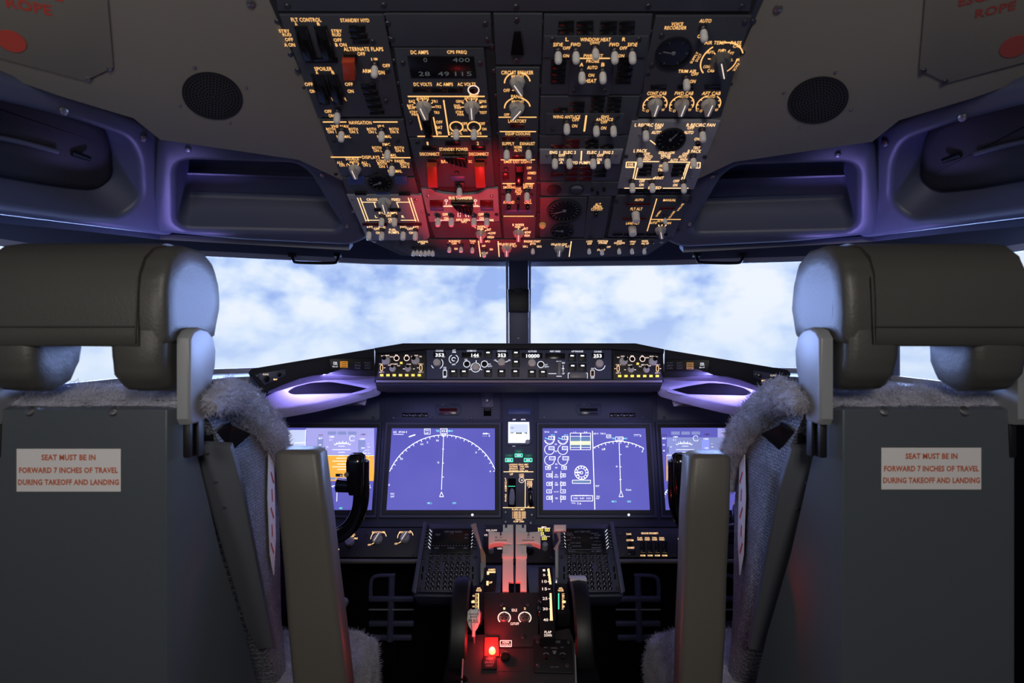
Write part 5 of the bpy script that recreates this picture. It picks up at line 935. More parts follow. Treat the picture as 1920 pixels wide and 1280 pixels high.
p.txs(('COURSE', 824.5, 658.5, 3, 14), ('A/T', 851.5, 657.5, 2.8, 6), ('ARM', 851.5, 660.8, 2.8, 7), ('OFF', 851, 684, 3, 7), ('IAS/MACH', 884.5, 658.5, 3, 17), ('HEADING', 941, 659, 3, 16), ('ALTITUDE', 998, 659.5, 3, 16), ('VERT SPEED', 1040.5, 659.5, 3, 20), ('A/P ENGAGE', 1082, 659.5, 3.2, 22), ('COURSE', 1120.5, 660, 3, 14), ('F/D', 834.5, 690, 3, 5), ('ON', 834.5, 693.5, 3, 5), ('OFF', 834, 708, 3, 7), ('C/O', 874, 675, 3, 5), ('SPD', 917.5, 683.5, 2.6, 6), ('INTV', 919, 687.5, 2.6, 8), ('10', 928.5, 676, 3, 4), ('30', 955, 676, 3, 4), ('ALT', 1024, 684.5, 2.6, 5), ('INTV', 1025, 688.3, 2.6, 8), ('DN', 1056, 681, 3, 5), ('UP', 1056, 701, 3, 5), ('F/D', 1110.5, 692, 3, 5), ('OFF', 1110.5, 709, 3, 7), k='white')
p.arc(851, 674, 8.6, 115, 240, 1.1, 'white'); p.arc(851, 674, 8.6, -60, 65, 1.1, 'white'); p.arc(851, 674, 3.4, 20, 300, 1.2, 'white')
p.arc(820, 682, 11, -60, 45, 1.1, 'white'); p.arc(1123, 684, 11, 215, 320, 1.1, 'white'); p.arc(820, 682, 11, 200, 235, 1.1, 'white'); p.arc(1123, 684, 11, -45, -10, 1.1, 'white')
for x, y, r in ((820, 681, 7), (1123, 683, 7.5)): p.rnd(x, y, r, 'white', hh=1)
for x, y, r in ((892, 689, 7), (940.5, 681, 7.5), (997, 682.5, 7.5)): p.rnd(x, y, r, 'white', hh=1.2)
p.arc(892, 689.5, 8.8, 0, 360, 1, 'white'); p.ln(893, 676, 893, 680.5, 1.2, 'white'); p.ln(997.5, 674.5, 997.5, 676.5, 1, 'white')
for x, y in ((875.5, 683), (908.5, 683), (1014, 684)): p.arc(x, y, 6, 0, 360, 1.1, 'white'); p.rnd(x, y, 4.8, 'black', hh=.5, name='button')
for a in ((880, 694, 885, 692), (899, 692, 904, 694), (930, 677, 935, 680), (947, 680, 953, 677), (1028, 701, 1043, 701)): p.ln(*a, w_=1.1, k='white')
p.ln(1043, 678, 1052, 678, 1.1, 'white'); p.ln(1043, 706, 1053, 706, 1.1, 'white'); p.ln(1055.5, 685, 1055.5, 698, .9, 'white'); p.ln(1053, 691.5, 1058, 691.5, .8, 'white')
p.blk(1045, 679, 1051, 704, .009, 'bracket', 'thumb_wheel', .002); p.blk(1068, 700, 1098, 710, .006, 'bracket', 'disengage_bar', .0015); p.ln(1065, 700, 1065, 710, 1, 'white'); p.ln(1101, 700, 1101, 710, 1, 'white'); p.ln(1065, 700, 1101, 700, .9, 'white')
for x in (834.5, 1110.5): p.box(x - 3.4, 695, x + 3.4, 706, .9, 'white' if x < 900 else 'warm'); p.blk(x - 2, 697, x + 2, 704, .005, 'black', 'switch')
p.done()

# ================================================================ LOWER PANELS, CONTROL DISPLAY UNITS
def lower(label, pts, x0, x1):
    LP = Pl(W(x0, 1047, 1.655), W(x1, 1047, 1.655), W((x0 + x1) / 2, 990, 1.70)); p = Panel('lower_panel', label, 'switch panel', LP, pts, 'frame', .01, 0, 'lower panels under the screens')
    return p, LP
p, LP = lower('dark panel with four dimmer knobs under the left screens', [(560, 992), (799, 991), (789, 1046), (545, 1046)], 560, 790)
p.sel(709, 1012, 9.5, -28); p.sel(760, 1010, 9.5, -30); p.sel(657, 1017, 9, 15, line=False); p.rnd(627, 1037, 8.5, 'grey', hh=.8)
for cx, cy in ((711, 1011), (761, 1009)): p.arc(cx, cy, 14.5, 15, 60, 1.1, 'amberhi'); p.arc(cx, cy, 14.5, 135, 185, 1.1, 'amberhi'); p.tx('OFF', cx - 17, cy + 12, 3.2, 6, 'amberhi'); p.ln(cx - 13, cy + 11, cx - 8, cy + 8, 1, 'amberhi')
p.txs(('BACKGROUND', 711, 999.5, 3.4, 24), ('AFDS FLOOD', 760, 999.5, 3.4, 22), ('PANEL', 661, 1003.5, 3.4, 14), ('NORM', 661, 1007, 2.8, 8), ('FMC', 669, 1011, 3.2, 7), ('PFD', 646, 1012, 3, 4), ('ND', 632.5, 1028, 3.2, 5), ('NORM', 634, 1031.5, 3.2, 7), k='amberhi'); p.ln(685, 1005, 677, 1042, 1.4, 'ink'); p.scr((690, 1003), (672, 1043), (775, 1041)); p.done()
p, LP = lower('dark panel lettered GROUND PROXIMITY with four guarded switches under the right screens', [(1147, 991), (1380, 992), (1395, 1046), (1158, 1046)], 1155, 1380)
p.txs(('FLAPS', 1178, 1003, 3.4, 9), ('SYSTEM', 1180, 1014.5, 3.4, 13), ('INHIBIT', 1182, 1028.5, 3.4, 13), ('GROUND PROXIMITY', 1217, 1001.5, 3.6, 32), ('GND', 1276, 1004, 3, 6), ('NORM', 1274, 1012, 3, 9), k='amberhi')
for k, nm in enumerate(('FLAP', 'GEAR', 'TERR', 'RUNWAY')): x = 1199 + 13.6 * k; p.txs((nm, x - .5, 1010, 2.8, 9), ('INHIBIT', x, 1013.5, 2.6, 10), ('NORM', x + 5, 1043, 3.2, 9), k='amberhi'); p.blk(x, 1018, x + 8, 1039, .012, 'gloss', 'switch_guard', .002); p.box(x, 1033, x + 9, 1033.6, .6, 'dim')
p.rnd(1180, 1021, 4.5, 'black', hh=.7, name='button'); p.rnd(1178, 1009, 4, 'black', hh=.7, name='button'); p.blk(1176, 1033, 1190, 1042, .004, 'ann'); p.ln(1257, 1005, 1266, 1042, 1.4, 'ink'); p.scr((1161, 1003), (1168, 1042), (1262, 1043)); p.done()
for s, x0, x1, lab in ((-1, 540, 790, 'grey tubular kick rail beneath the left lower panel'), (1, 1159, 1400, 'grey tubular kick rail beneath the right lower panel')):
    b = B(); b.tube([W(x0, 1052, 1.63), W(x1, 1052, 1.63)], .0062, 14, 1); b.link('kick_rail', M['armpad'], None, lab, 'rail', 'kick rails of the lower panels')

CP = Pl(W(776, 1112, 1.43), W(898, 1112, 1.43), W(850, 988, 1.53))
P_key = proto(lambda b: b.prism(fillet([(-.0052, -.0042), (.0052, -.0042), (.0052, .0042), (-.0052, .0042)], .003, 3), 0, .003, bev=.0008), 'key', M['gloss'])
P_keyr = proto(lambda b: b.lathe([(.0052, 0), (.005, .0025), (.0038, .0032)], seg=14), 'key', M['gloss'])
def cdu(label, s):
    q = (lambda x, y: (1944 - x, y)) if s > 0 else (lambda x, y: (x, y)); fl = -1 if s > 0 else 1
    p = Panel('control_display_unit', label, 'keyboard unit', CP, [q(*a) for a in ((806, 985), (907, 985), (899, 1114), (779, 1112))], 'panel', .012, 0, 'control display units beside the thrust levers', .002, base=.10)
    B().prism([CP.ab(*q(*a)) for a in ((796, 984), (803, 984), (782, 1119), (774, 1113))], -.05, .022, CP.m(), bev=.002).link('side_rail', M['navy'], p.t)
    B().prism([CP.ab(*q(*a)) for a in ((776, 1114), (899, 1116), (899, 1121), (778, 1120))], -.05, .008, CP.m(), bev=.002).link('bottom_rail', M['panel'], p.t)
    b_ = p.plate([q(*a) for a in ((808, 994), (889, 994), (886, 1042), (804, 1042))], p.h, p.h + .004, 'frame', 'screen_frame', .0015)
    p.plate([q(*a) for a in ((813, 996), (886, 996), (883, 1041), (809, 1041))], p.h + .004, p.h + .0046, 'ann', 'screen', .0002, parent=b_); hh = p.h; p.h += .0048
    if s < 0: p.txs(('DEP/ARR INDEX', 851, 1001.5, 3.6, 33), ('1/1', 848, 1004.5, 2.4, 5), ('<DEP', 822, 1007, 3.4, 10), ('ARR>', 876, 1007, 3.2, 8), ('ARR>', 875, 1013, 3.2, 8), ('<DEP', 820, 1032, 3.4, 9), ('OTHER', 847, 1032, 3.4, 14), ('ARR>', 874, 1032, 3.4, 9), k='dim'); p.txs(('- - - - - - - - - - - - -', 846, 1027.5, 1, 66), k='dim')
    else: p.txs(('ACT PERF INIT', 1091, 1001.5, 3.6, 30), ('GR WT', 1067, 1004.5, 2.6, 10), ('100.4', 1068, 1007.5, 3, 12), ('FUEL 7.4', 1078, 1012.5, 3, 18), ('ZFW', 1066, 1017, 2.6, 8), ('CRZ ALT', 1113, 1004.5, 2.6, 14), ('FL350', 1119, 1008, 3, 11), ('COST INDEX', 1078, 1022.5, 2.8, 20), ('35', 1066, 1026, 3, 5), ('CRZ WIND', 1113, 1013, 2.8, 17), ('---/---', 1118, 1019, 2.8, 14), ('RESERVES', 1080, 1028.5, 2.8, 17), ('5.0', 1067, 1031, 3, 6), ('TRANS ALT', 1117, 1026, 2.8, 18), ('REQUEST', 1117, 1031.5, 3, 18), ('<INDEX', 1071, 1038, 3.2, 14), ('N1 LIMIT', 1117, 1038, 3.2, 18), k='dim'); p.ln(1063, 1034.5, 1126, 1034.5, .6, 'dim')
    p.h = hh
    for k in range(6):
        for sd in (0, 1):
            x = (802 - k * .6) if sd == 0 else (893 - k * .5); x_, y_ = q(x, 1000 + 6.2 * k); p.blk(x_ - 3.4, y_ - 1.2, x_ + 3.4, y_ + 1.4, .004, 'frame', 'line_key'); p.h += .0042; p.ln(x_ - 2.4, y_, x_ + 2.4, y_, .8, 'dim'); p.h = hh
            a, c_ = q(811 - k * .6, 1002 + 6.2 * k), q(807 - k * .6, 997 + 6.2 * k); a, c_ = (a, c_) if sd == 0 else (q(884 - k * .5, 1002 + 6.2 * k), q(888.5 - k * .5, 997 + 6.2 * k)); p.h += .0042; p.ln(*a, *c_, .8, 'white'); p.h = hh
    rows = [(1046, [810, 823, 836, 849, 862, 877], 1), (1054, [809, 822, 835, 848, 861, 877], 1), (1061.5, [808, 820.5], 1), (1070, [807, 820], 1), (1061.5, [838, 848, 858, 868, 877.5], 0), (1070, [837, 847, 857, 867, 877], 0)]
    rows += [(y, [804 - i, 814 - i, 824.5 - i, 836 - i * .6, 846 - i * .5, 856 - i * .4, 866 - i * .3, 877 - i * .2], 0) for i, y in enumerate((1078.5, 1087, 1096, 1105))]
    names = iter('INIT RTE DEP/ARR ALTN VNAV FIX LEGS HOLD PROG MENU EXEC N1 FMC BRT PREV NEXT'.split() + list('ABCDEFGHIJ' + '123KLMNO' + '456PQRST' + '789UVWXY' + '.0+Z/CSD'))
    for y, xs, wd in rows:
        for x in xs:
            x_, y_ = q(x, y); inst('key', P_key if wd else P_keyr, p.t, CP.at(x_, y_, p.h)); hh = p.h; p.h += .0034; nm = next(names, 'A'); p.tx(nm, x_, y_, 2.4, 5.6 if wd else 2.2, 'dim'); p.h = hh
    for y in (1070, 1084): x_, y_ = q(794 - (y - 1070) * .14, y); p.blk(x_ - 1.3, y_ - 5, x_ + 1.3, y_ + 5, .002, 'void', 'side_slot'); x_, y_ = q(887, y); p.blk(x_ - 1.3, y_ - 5, x_ + 1.3, y_ + 5, .002, 'void', 'side_slot')
    p.scr(q(795, 1049), q(788, 1106), q(892, 1047)); p.done()
cdu('left keyboard unit with a nearly empty dark screen beside the thrust levers', -1); cdu('right keyboard unit with a full page of grey text beside the thrust levers', 1)

# ================================================================ PEDESTAL AND THRUST QUADRANT
Z = lambda py, Y: CZ - (py - 640) / F * Y
t = thing('pedestal', 'dark centre pedestal with curved thrust quadrant and grey lower deck', 'pedestal', (XC, 1.25, 0))
prof = [(1.49, Z(1056, 1.50)), (1.47, Z(1061, 1.47)), (1.43, Z(1068, 1.43)), (1.38, Z(1079, 1.38)), (1.33, Z(1092, 1.33)), (1.282, Z(1104, 1.282)), (1.252, Z(1113, 1.252)), (1.246, Z(1116, 1.246) - .05), (1.49, Z(1056, 1.50) - .16)]
x0, x1 = -.064, .100
B().loft([[Vector((x, y, z)) for y, z in prof] for x in (x0, x1)]).link('quadrant_drum', M['navy'], t, sharp=40)
B().box((XC, 1.33, .245), (.20, .33, .49), bev=.006).link('quadrant_base', M['void'], t)
b = B()
for xa, xb in (((940 - 960) / F * 1.36, (964 - 960) / F * 1.36), ((966 - 960) / F * 1.36, (990 - 960) / F * 1.36)):
    b.loft([[Vector((x, y, z + .0012)) for y, z in prof[1:7]] + [Vector((x, y, z - .002)) for y, z in reversed(prof[1:7])] for x in (xa, xb)])
b.link('lever_slots', M['void'], t)
QP = Pl(W(905, 1113, 1.252), W(1012, 1113, 1.252), W(960, 1208, 1.160))
p = Panel.__new__(Panel); p.pl = QP; p.h = .004; p.ink = {}; p.t = thing('fuel_lever_panel', 'dark panel with two gold ringed start levers lettered IDLE and CUTOFF', 'switch panel', QP.w(960, 1200)); p.holes = {}
p.plate([(906, 1112), (1013, 1112), (1009, 1198), (1004, 1214), (912, 1214), (908, 1198)], -.05, p.h, 'efis', 'faceplate', .002)
for x, nm in ((945.5, '1'), (984, '2')):
    p.tx(nm, x, 1143, 4, 3.5, 'amberhi'); p.arc(x, 1160, 11.5, -48, 228, 1.9, 'warm')
    u = QP.su(x, 1160); k_ = B().lathe([(8.6 * u, p.h), (8.6 * u, p.h + .003), (8 * u, p.h + .004), (3 * u, p.h + .0045)], QP.at(x, 1160), 24).link('start_lever', M['steel'], p.t)
    b = B()
    for a in range(5): b.box((math.cos(R(a * 72 + 20)) * 5 * u, math.sin(R(a * 72 + 20)) * 5 * u, p.h + .0045), (7 * u, 1.2 * u, .0014), QP.at(x, 1160), rot=Matrix.Rotation(R(a * 72 + 20), 4, 'Z'))
    b.link('fluted_top', M['gloss'], k_)
p.txs(('IDLE', 964.5, 1146, 5, 10), ('CUTOFF', 965, 1171.5, 5, 16), k='warm')
p.box(938, 1203, 959, 1214, 1.2, 'warm'); p.txs(('HORN', 948.5, 1206.5, 3.6, 12), ('CUTOUT', 948.5, 1211.5, 3.8, 18), k='warm'); p.scr((940, 1135), (990, 1135), (981, 1196))
b = B(); b.tube([QP.w(1015, 1133, .006), QP.w(1011, 1140, .02), QP.w(1011, 1158, .02), QP.w(1015, 1165, .006)], .004, 10, 5); b.link('side_grip', M['gloss'], p.t); p.done()
SP = Pl(W(866, 1205, 1.155), W(1080, 1205, 1.155), W(972, 1300, 1.075))
p = Panel.__new__(Panel); p.pl = SP; p.h = .0; p.ink = {}; p.holes = {}; p.t = thing('stab_trim_deck', 'grey lower pedestal deck lettered STAB TRIM with a glowing red lamp', 'switch panel', SP.w(972, 1270))
p.plate([(876, 1188), (915, 1188), (915, 1214), (1000, 1214), (1000, 1190), (1068, 1176), (1079, 1205), (1083, 1330), (862, 1330), (868, 1205)], -.05, 0, 'efis', 'deck_plate', .003)
for q in (((862, 1330), (868, 1205), (870.5, 1205), (865, 1330)), ((1080, 1330), (1076.5, 1205), (1079, 1205), (1083, 1330))): p.plate(list(q), 0, .002, 'bracket', 'edge_strip', .0005)
p.plate([(909, 1196), (934, 1196), (936, 1231), (908, 1231)], 0, .003, 'redink', 'lamp_glow_plate', .001)  # red plate paints the lamp's glow on the deck
b = B(); b.lathe([(.0062, .003), (.006, .008), (.004, .0105), (.001, .0115)], SP.at(923, 1223), 18); l_ = b.link('red_lamp', M['redlamp'], p.t); b = B(); b.lathe([(.0035, .0125), (.002, .015)], SP.at(923, 1223), 10); b.link('hot_spot', M['hot'], l_)
p.plate([(906, 1232), (931, 1232), (931, 1256), (904, 1256)], 0, .004, 'black', 'label_plate', .001); p.h = .0042; p.txs(('PARK', 918, 1238, 4.2, 13), ('BRAKE', 918, 1244, 4.2, 17), ('LIGHT', 918, 1250, 4.2, 14), k='dim'); p.h = 0
p.rnd(947, 1233, 9, 'black', hh=.8, name='button'); p.ln(934, 1216, 933, 1300, 1.3, 'ink'); p.ln(994, 1216, 996, 1300, 1.3, 'ink'); p.ln(934, 1258, 995, 1258, 1, 'ink')
p.plate(fillet([(999, 1200), (1071, 1200), (1076, 1264), (1000, 1262)], .0 + 5), 0, .004, 'black', 'trim_plate', .001); p.h = .0042
p.txs(('STAB TRIM', 1035, 1205.5, 5.2, 30), ('MAIN', 1023, 1216, 3, 6), ('NORMAL', 1039, 1217, 3, 13), ('AUTO', 1054, 1216, 3, 6), k='dim'); p.fill(1037, 1223, 1042, 1228, 'dim'); p.fill(1035.5, 1222, 1043.5, 1223.6, 'dim')
for x in (1024, 1055): p.arc(x, 1232, 6, 30, 150, 1.2, 'dim'); p.rnd(x, 1236, 3.6, 'black', hh=1.4, name='button')
p.txs(('CUT OUT', 1040, 1253, 3, 16), k='dim'); p.scr((1009, 1205), (1066, 1205), (1064, 1250), (1010, 1250)); p.done()
# sides of the lower deck down to the floor
a = [SP.w(*q, -.05) for q in ((868, 1205), (1079, 1205), (1083, 1330), (862, 1330))]
B().loft([a, [Vector((v.x, v.y, 0)) for v in a]]).link('deck_base', M['void'], t)
# flap scale strip on the right, speed brake strip on the left
FS = Pl(W(1012, 1196, 1.138), W(1046, 1196, 1.138), W(1025, 1060, 1.315), .002)
p = Panel.__new__(Panel); p.pl = FS; p.h = .0; p.ink = {}; p.holes = {}; p.t = thing('flap_scale', 'glowing flap scale numbered 1 to 40 along the right of the quadrant', 'scale', FS.w(1028, 1196))
p.plate([(1010, 1062), (1036, 1062), (1042, 1196), (1013, 1196)], -.03, 0, 'black', 'scale_plate', .001)
p.I('amberhi').prism([FS.ab(*q) for q in ((1026.5, 1066), (1030, 1066), (1034, 1095), (1030, 1095))], 0, .0005, FS.m()); p.I('amberhi').prism([FS.ab(*q) for q in ((1030.5, 1112), (1034, 1112), (1036.5, 1163), (1031.5, 1163))], 0, .0005, FS.m())
for nm, y in (('1', 1069), ('5', 1078), ('10', 1090), ('15', 1104), ('25', 1122), ('30', 1141.5), ('40', 1162)): p.tx(nm, 1020 + (y - 1069) * .035, y, 5.2 if y > 1080 else 3.6, 4.6 * len(nm), 'warm'); x = 1026 + (y - 1069) * .05; p.ln(x, y, x + 4, y, 1.6, 'warm')
p.txs(('FLAP', 1027.5, 1185, 4.8, 13), ('DOWN', 1027.5, 1191, 4.8, 14), k='warm'); p.done()
BS = Pl(W(902, 1135, 1.225), W(924, 1135, 1.225), W(913, 1062, 1.35), .002)
p = Panel.__new__(Panel); p.pl = BS; p.h = .0; p.ink = {}; p.holes = {}; p.t = thing('speed_brake_scale', 'black strip with amber marks beside the speed brake lever', 'scale', BS.w(913, 1112))
p.plate([(908, 1063), (931, 1063), (928, 1111), (905, 1111)], -.03, 0, 'black', 'scale_plate', .001); p.txs(('ARMED', 922, 1068, 3.6, 14), ('UP', 920, 1092, 4, 6), k='amberhi'); p.fill(914, 1071, 929, 1073.5, 'amberhi'); p.fill(913, 1071, 917, 1077, 'amberhi'); p.fill(912, 1089, 916, 1097, 'amberhi'); p.done()
# stabilizer trim indicators
for s, pts, lab in ((-1, ((886, 1098), (906, 1094), (903, 1146), (880, 1146)), 'amber lit trim scale left of the quadrant above the parking brake'), (1, ((1040, 1092), (1063, 1094), (1069, 1150), (1046, 1150)), 'trim scale with a green band right of the flap scale')):
    TS = Pl(W(*pts[3], 1.19), W(*pts[2], 1.19), W((pts[0][0] + pts[1][0]) / 2, 1096, 1.27), .004); p = Panel.__new__(Panel); p.pl = TS; p.h = 0; p.ink = {}; p.holes = {}; p.t = thing('trim_scale', lab, 'scale', TS.w(*pts[3]), 'stabilizer trim scales')
    p.plate(list(pts), -.03, 0, 'black', 'scale_plate', .001); x = (pts[0][0] + pts[1][0]) / 2
    p.txs(('APL', x + 2 * (s < 0), 1103, 3.6, 8), ('NOSE', x + 2 * (s < 0), 1107, 3.6, 10), k='amberhi'); x -= 3 * (s < 0)
    for k in range(12): p.ln(x + s * 2, 1113 + k * 2.6, x + s * 2 + 3 + (k % 3 == 0) * 2, 1113 + k * 2.6, .9, 'amberhi')
    for k in range(3): p.tx(str(k * 5), x + s * 5, 1117 + k * 10, 3.2, 4, 'amberhi')
    p.fill(x + s * 6 - 3, 1126, x + s * 6 + 3, 1130, 'amberhi'); p.fill(x - s * 4 - 1, 1112, x - s * 4 + 1, 1142, 'green' if s > 0 else 'amberhi'); p.done()
# forward electronics panel behind the levers
EP = Pl(W(905, 1053, 1.51), W(1050, 1053, 1.51), W(972, 986, 1.60))
p = Panel('engine_display_control', 'dark panel with yellow lights behind the thrust levers', 'switch panel', EP, [(900, 985), (1054, 985), (1052, 1056), (903, 1056)], 'efis', .004, 0)
p.txs(('FUEL FLOW', 922, 996, 3.4, 20), ('RATE', 910, 1005, 3.4, 8), ('RESET', 936, 1024, 3.6, 9), ('USED', 937, 1030, 3.2, 9), ('MFD', 1020, 990, 3.2, 9), ('C/R', 1019, 1006.5, 3, 10), k='warm'); p.ln(1008, 991.5, 1032, 991.5, .8, 'warm'); p.ln(1024, 1007.5, 1031, 1007.5, .8, 'warm')
for x, y in ((1013.5, 995), (1026, 995), (1015, 1002), (1020.5, 1011)): p.box(x - 4, y - 2.3, x + 4, y + 2.3, 1.2, 'yellow'); p.fill(x - 2, y - .8, x + 2, y + .8, 'yellow')
p.rnd(921, 1036, 5, 'grey', hh=2); p.rnd(1022, 1030, 5.5, 'grey', hh=2.4); p.rnd(993, 1036, 8, 'black', hh=.8, name='button'); p.scr((908, 990), (1046, 990), (1035, 1046)); p.done()
# thrust levers
TL = Pl(W(942, 1108, 1.255), W(990, 1108, 1.255), W(966, 985, 1.345))
for s, nm, xs in ((-1, '1', 0), (1, '2', 0)):
    q = (lambda x: x) if s < 0 else (lambda x: 1929.5 - x)
    p = Panel.__new__(Panel); p.pl = TL; p.h = .012; p.ink = {}; p.holes = {}; p.t = thing('thrust_lever', f'white thrust lever with a wide T grip numbered {nm}, red lit below', 'lever', TL.w(q(953), 1108), 'thrust levers')
    B().prism([TL.ab(q(x), y) for x, y in ((942.5, 1024), (962, 1024), (963, 1092), (954, 1092), (954, 1110), (942, 1110))], -.006, .006, TL.m(), bev=.0015).link('lever_arm', M['lever'], p.t)
    B().prism([TL.ab(q(x), y) for x, y in ((941.5, 1048), (963, 1048), (963, 1024), (950, 1028), (950, 1040), (941.5, 1040))], .004, .012, TL.m(), bev=.0015).link('arm_boss', M['lever'], p.t)
    B().prism([TL.ab(q(x), y) for x, y in ((916, 998), (925, 1000), (938, 1000.5), (952, 999), (962.8, 996), (962.8, 1026), (952, 1023), (938, 1021), (926, 1022), (916, 1026))], -.010, .012, TL.m(), bev=.003, seg=3).link('grip_handle', M['lever'], p.t)
    B().prism([TL.ab(q(x), y) for x, y in ((943, 985), (947, 985), (947, 991), (951, 991), (951, 985), (962.5, 985), (962.5, 999), (943, 999))], -.012, .006, TL.m(), bev=.001).link('reverse_lever', M['lever'], p.t)
    p.txs((nm, q(939), 1004.5, 7, 5 if nm == '2' else 2.6), ('A/T', q(939), 1011.5, 2.8, 5), ('DISENGAGE', q(939), 1017, 2.8, 22), k='ink'); p.fill(*sorted((q(929), q(932)))[:1], 1010.6, sorted((q(929), q(932)))[1], 1012.2, 'ink'); p.done()
b = B(); t2 = thing('speed_brake_lever', 'slim blue grey angled lever left of the thrust levers', 'lever', W(906, 1075, 1.36))
SL = Pl(W(880, 1080, 1.34), W(915, 1080, 1.34), W(890, 982, 1.40))
B().prism([SL.ab(*q) for q in ((882, 984), (892.5, 981), (903, 1022), (904, 1029), (900, 1030), (896, 1018))], -.006, .006, SL.m(), bev=.0015).link('handle', M['bracket'], t2)
B().prism([SL.ab(*q) for q in ((900, 1028), (904, 1026), (911, 1041), (911, 1056), (902, 1056), (901, 1040))], -.005, .005, SL.m(), bev=.001).link('worn_arm', M['lamptan'], t2, 'tan worn lower arm')
B().prism([SL.ab(*q) for q in ((901, 1056), (911, 1056), (910, 1080), (901, 1094))], -.006, .006, SL.m(), bev=.001).link('lever_base', M['bracket'], t2)
t2 = thing('flap_lever', 'slim lever with a square white head right of the thrust levers', 'lever', W(1044, 1092, 1.32)); SL = Pl(W(1030, 1095, 1.32), W(1060, 1095, 1.32), W(1048, 985, 1.38))
B().prism([SL.ab(*q) for q in ((1038.5, 985), (1061, 985), (1061, 997), (1038.5, 998))], -.008, .010, SL.m(), bev=.002).link('head', M['lever'], t2)
B().prism([SL.ab(*q) for q in ((1043, 998), (1051, 998), (1051, 1016), (1047, 1024), (1047, 1084), (1040.5, 1084), (1040.5, 1032), (1037.5, 1029), (1048, 1013))], -.004, .005, SL.m(), bev=.001).link('stem', M['bracket'], t2)
B().prism([SL.ab(*q) for q in ((1040, 1084), (1046, 1084), (1045, 1095), (1041, 1095))], -.004, .004, SL.m(), bev=.001).link('foot', M['steel'], t2)
# parking brake paddle
PB = Pl(W(876, 1190, 1.150), W(902, 1190, 1.150), W(889, 1140, 1.165))
p = Panel.__new__(Panel); p.pl = PB; p.h = .004; p.ink = {}; p.holes = {}; p.t = thing('parking_brake_lever', 'pale paddle lettered PARKING BRAKE PULL on the left of the pedestal', 'lever', PB.w(888, 1205))
p.plate(fillet([(877, 1146), (882, 1141), (887, 1142.5), (893, 1141), (899, 1141), (901, 1150), (900, 1166), (896, 1176), (891, 1183), (891, 1193), (885, 1193), (885, 1183), (879, 1173), (876, 1162)], .002), -.002, .004, 'lever', 'paddle', .001); p.txs(('PARKING', 888.5, 1150.5, 3.6, 18), ('BRAKE', 888.5, 1155.5, 3.6, 13), ('PULL', 888.5, 1163.5, 6.5, 19), k='ink')
b = B(); b.tube([PB.w(888, 1192, .001), PB.w(888, 1206, -.012)], .0026, 10, 1); b.link('stalk', M['steel'], p.t); p.done()
# trim wheels
t = bpy.data.objects['pedestal']
for s, cx, lab in ((-1, -.100, 'black trim wheel on the left flank of the quadrant'), (1, .134, 'black trim wheel with a white mark on the right flank of the quadrant')):
    m_x = Matrix.Translation((cx, 1.235, CZ - .590)) @ Matrix.Rotation(R(90), 4, 'Y')
    B().lathe([(.06, -.008), (.085, -.014), (.102, -.017), (.108, -.013), (.110, 0), (.108, .013), (.102, .017), (.085, .014), (.06, .008)], m_x, 64, caps=False).link('trim_wheel', M['black'], t, lab); t2 = bpy.data.objects['trim_wheel' if s < 0 else 'trim_wheel.001']
    B().lathe([(.02, -.012), (.085, -.006), (.085, .006), (.02, .012)], m_x, 48).link('disc', M['black'], t2)
    if s > 0: b = B(); b.ring(.1072, .1115, -.0165, .0165, m_x, 200, 180 - 16 - 3, 180 - 0); b.link('white_mark', M['lever'], t2)
    b = B(); b.box((cx, 1.22, CZ - .66), (.05, .26, .12), bev=.01); b.link('wheel_housing', M['void'], t)

# ================================================================ CONTROL YOKES
def yoke(cx, s, label):
    """s = +1: the visible horn is the one on the right of the yoke"""
    Y = 1.36; t = thing('control_yoke', label, 'control yoke', (cx, 1.60, 0), 'black control yokes')
    top = W(672, 862, Y)
    for sd in (-1, 1):
        hx = lambda d: cx + sd * d
        pts = [Vector((hx(.208), Y - .01, CZ - .262)), Vector((hx(.206), Y - .005, CZ - .30)), Vector((hx(.204), Y, CZ - .34)), Vector((hx(.196), Y + .005, CZ - .38)), Vector((hx(.172), Y + .01, CZ - .418)), Vector((hx(.13), Y + .012, CZ - .438)), Vector((hx(.06), Y + .02, CZ - .43)), Vector((hx(0), Y + .025, CZ - .42))]
        B().tube(pts, [.016, .0165, .018, .017, .017, .018, .022, .028], 18, 8, flat=.75).link('horn', M['gloss'], t)
        gp = B(); gp.loft([[Vector((hx(.196) + a * w_, Y - .012 + c_ * d_, z)) for a, c_ in ((-1, -.7), (-.7, -1), (.7, -1), (1, -.7), (1, .7), (.7, 1), (-.7, 1), (-1, .7))] for z, w_, d_ in ((CZ - .335, .014, .014), (CZ - .31, .018, .018), (CZ - .285, .0185, .02), (CZ - .265, .019, .02), (CZ - .252, .017, .018), (CZ - .246, .011, .012))]).link('grip_head', M['gloss'], t, sharp=60)
        B().tube([Vector((hx(.205), Y - .005, CZ - .320)), Vector((hx(.175), Y - .005, CZ - .319)), Vector((hx(.152), Y - .003, CZ - .318))], [.016, .0145, .0155], 14, 4).link('thumb_stub', M['gloss'], t)
        B().lathe([(.005, 0), (.005, .005), (.003, .007)], Matrix.Translation((hx(.18), Y - .03, CZ - .288)) @ Matrix.Rotation(R(90), 4, 'X'), 12).link('trim_button', M['bracket'], t)
    B().box((cx, Y + .035, CZ - .42), (.12, .07, .11), bev=.02, seg=4).link('hub', M['gloss'], t)
    B().tube([Vector((cx, Y + .05, CZ - .44)), Vector((cx, Y + .12, CZ - .75)), Vector((cx, Y + .20, .0))], [.032, .030, .034], 18, 4).link('column', M['gloss'], t)
yoke(-.538, 1, 'gloss black yoke whose grip stands before the left horizon screen'); yoke(.567, -1, 'gloss black yoke whose grip peeps out beside the right armrest')

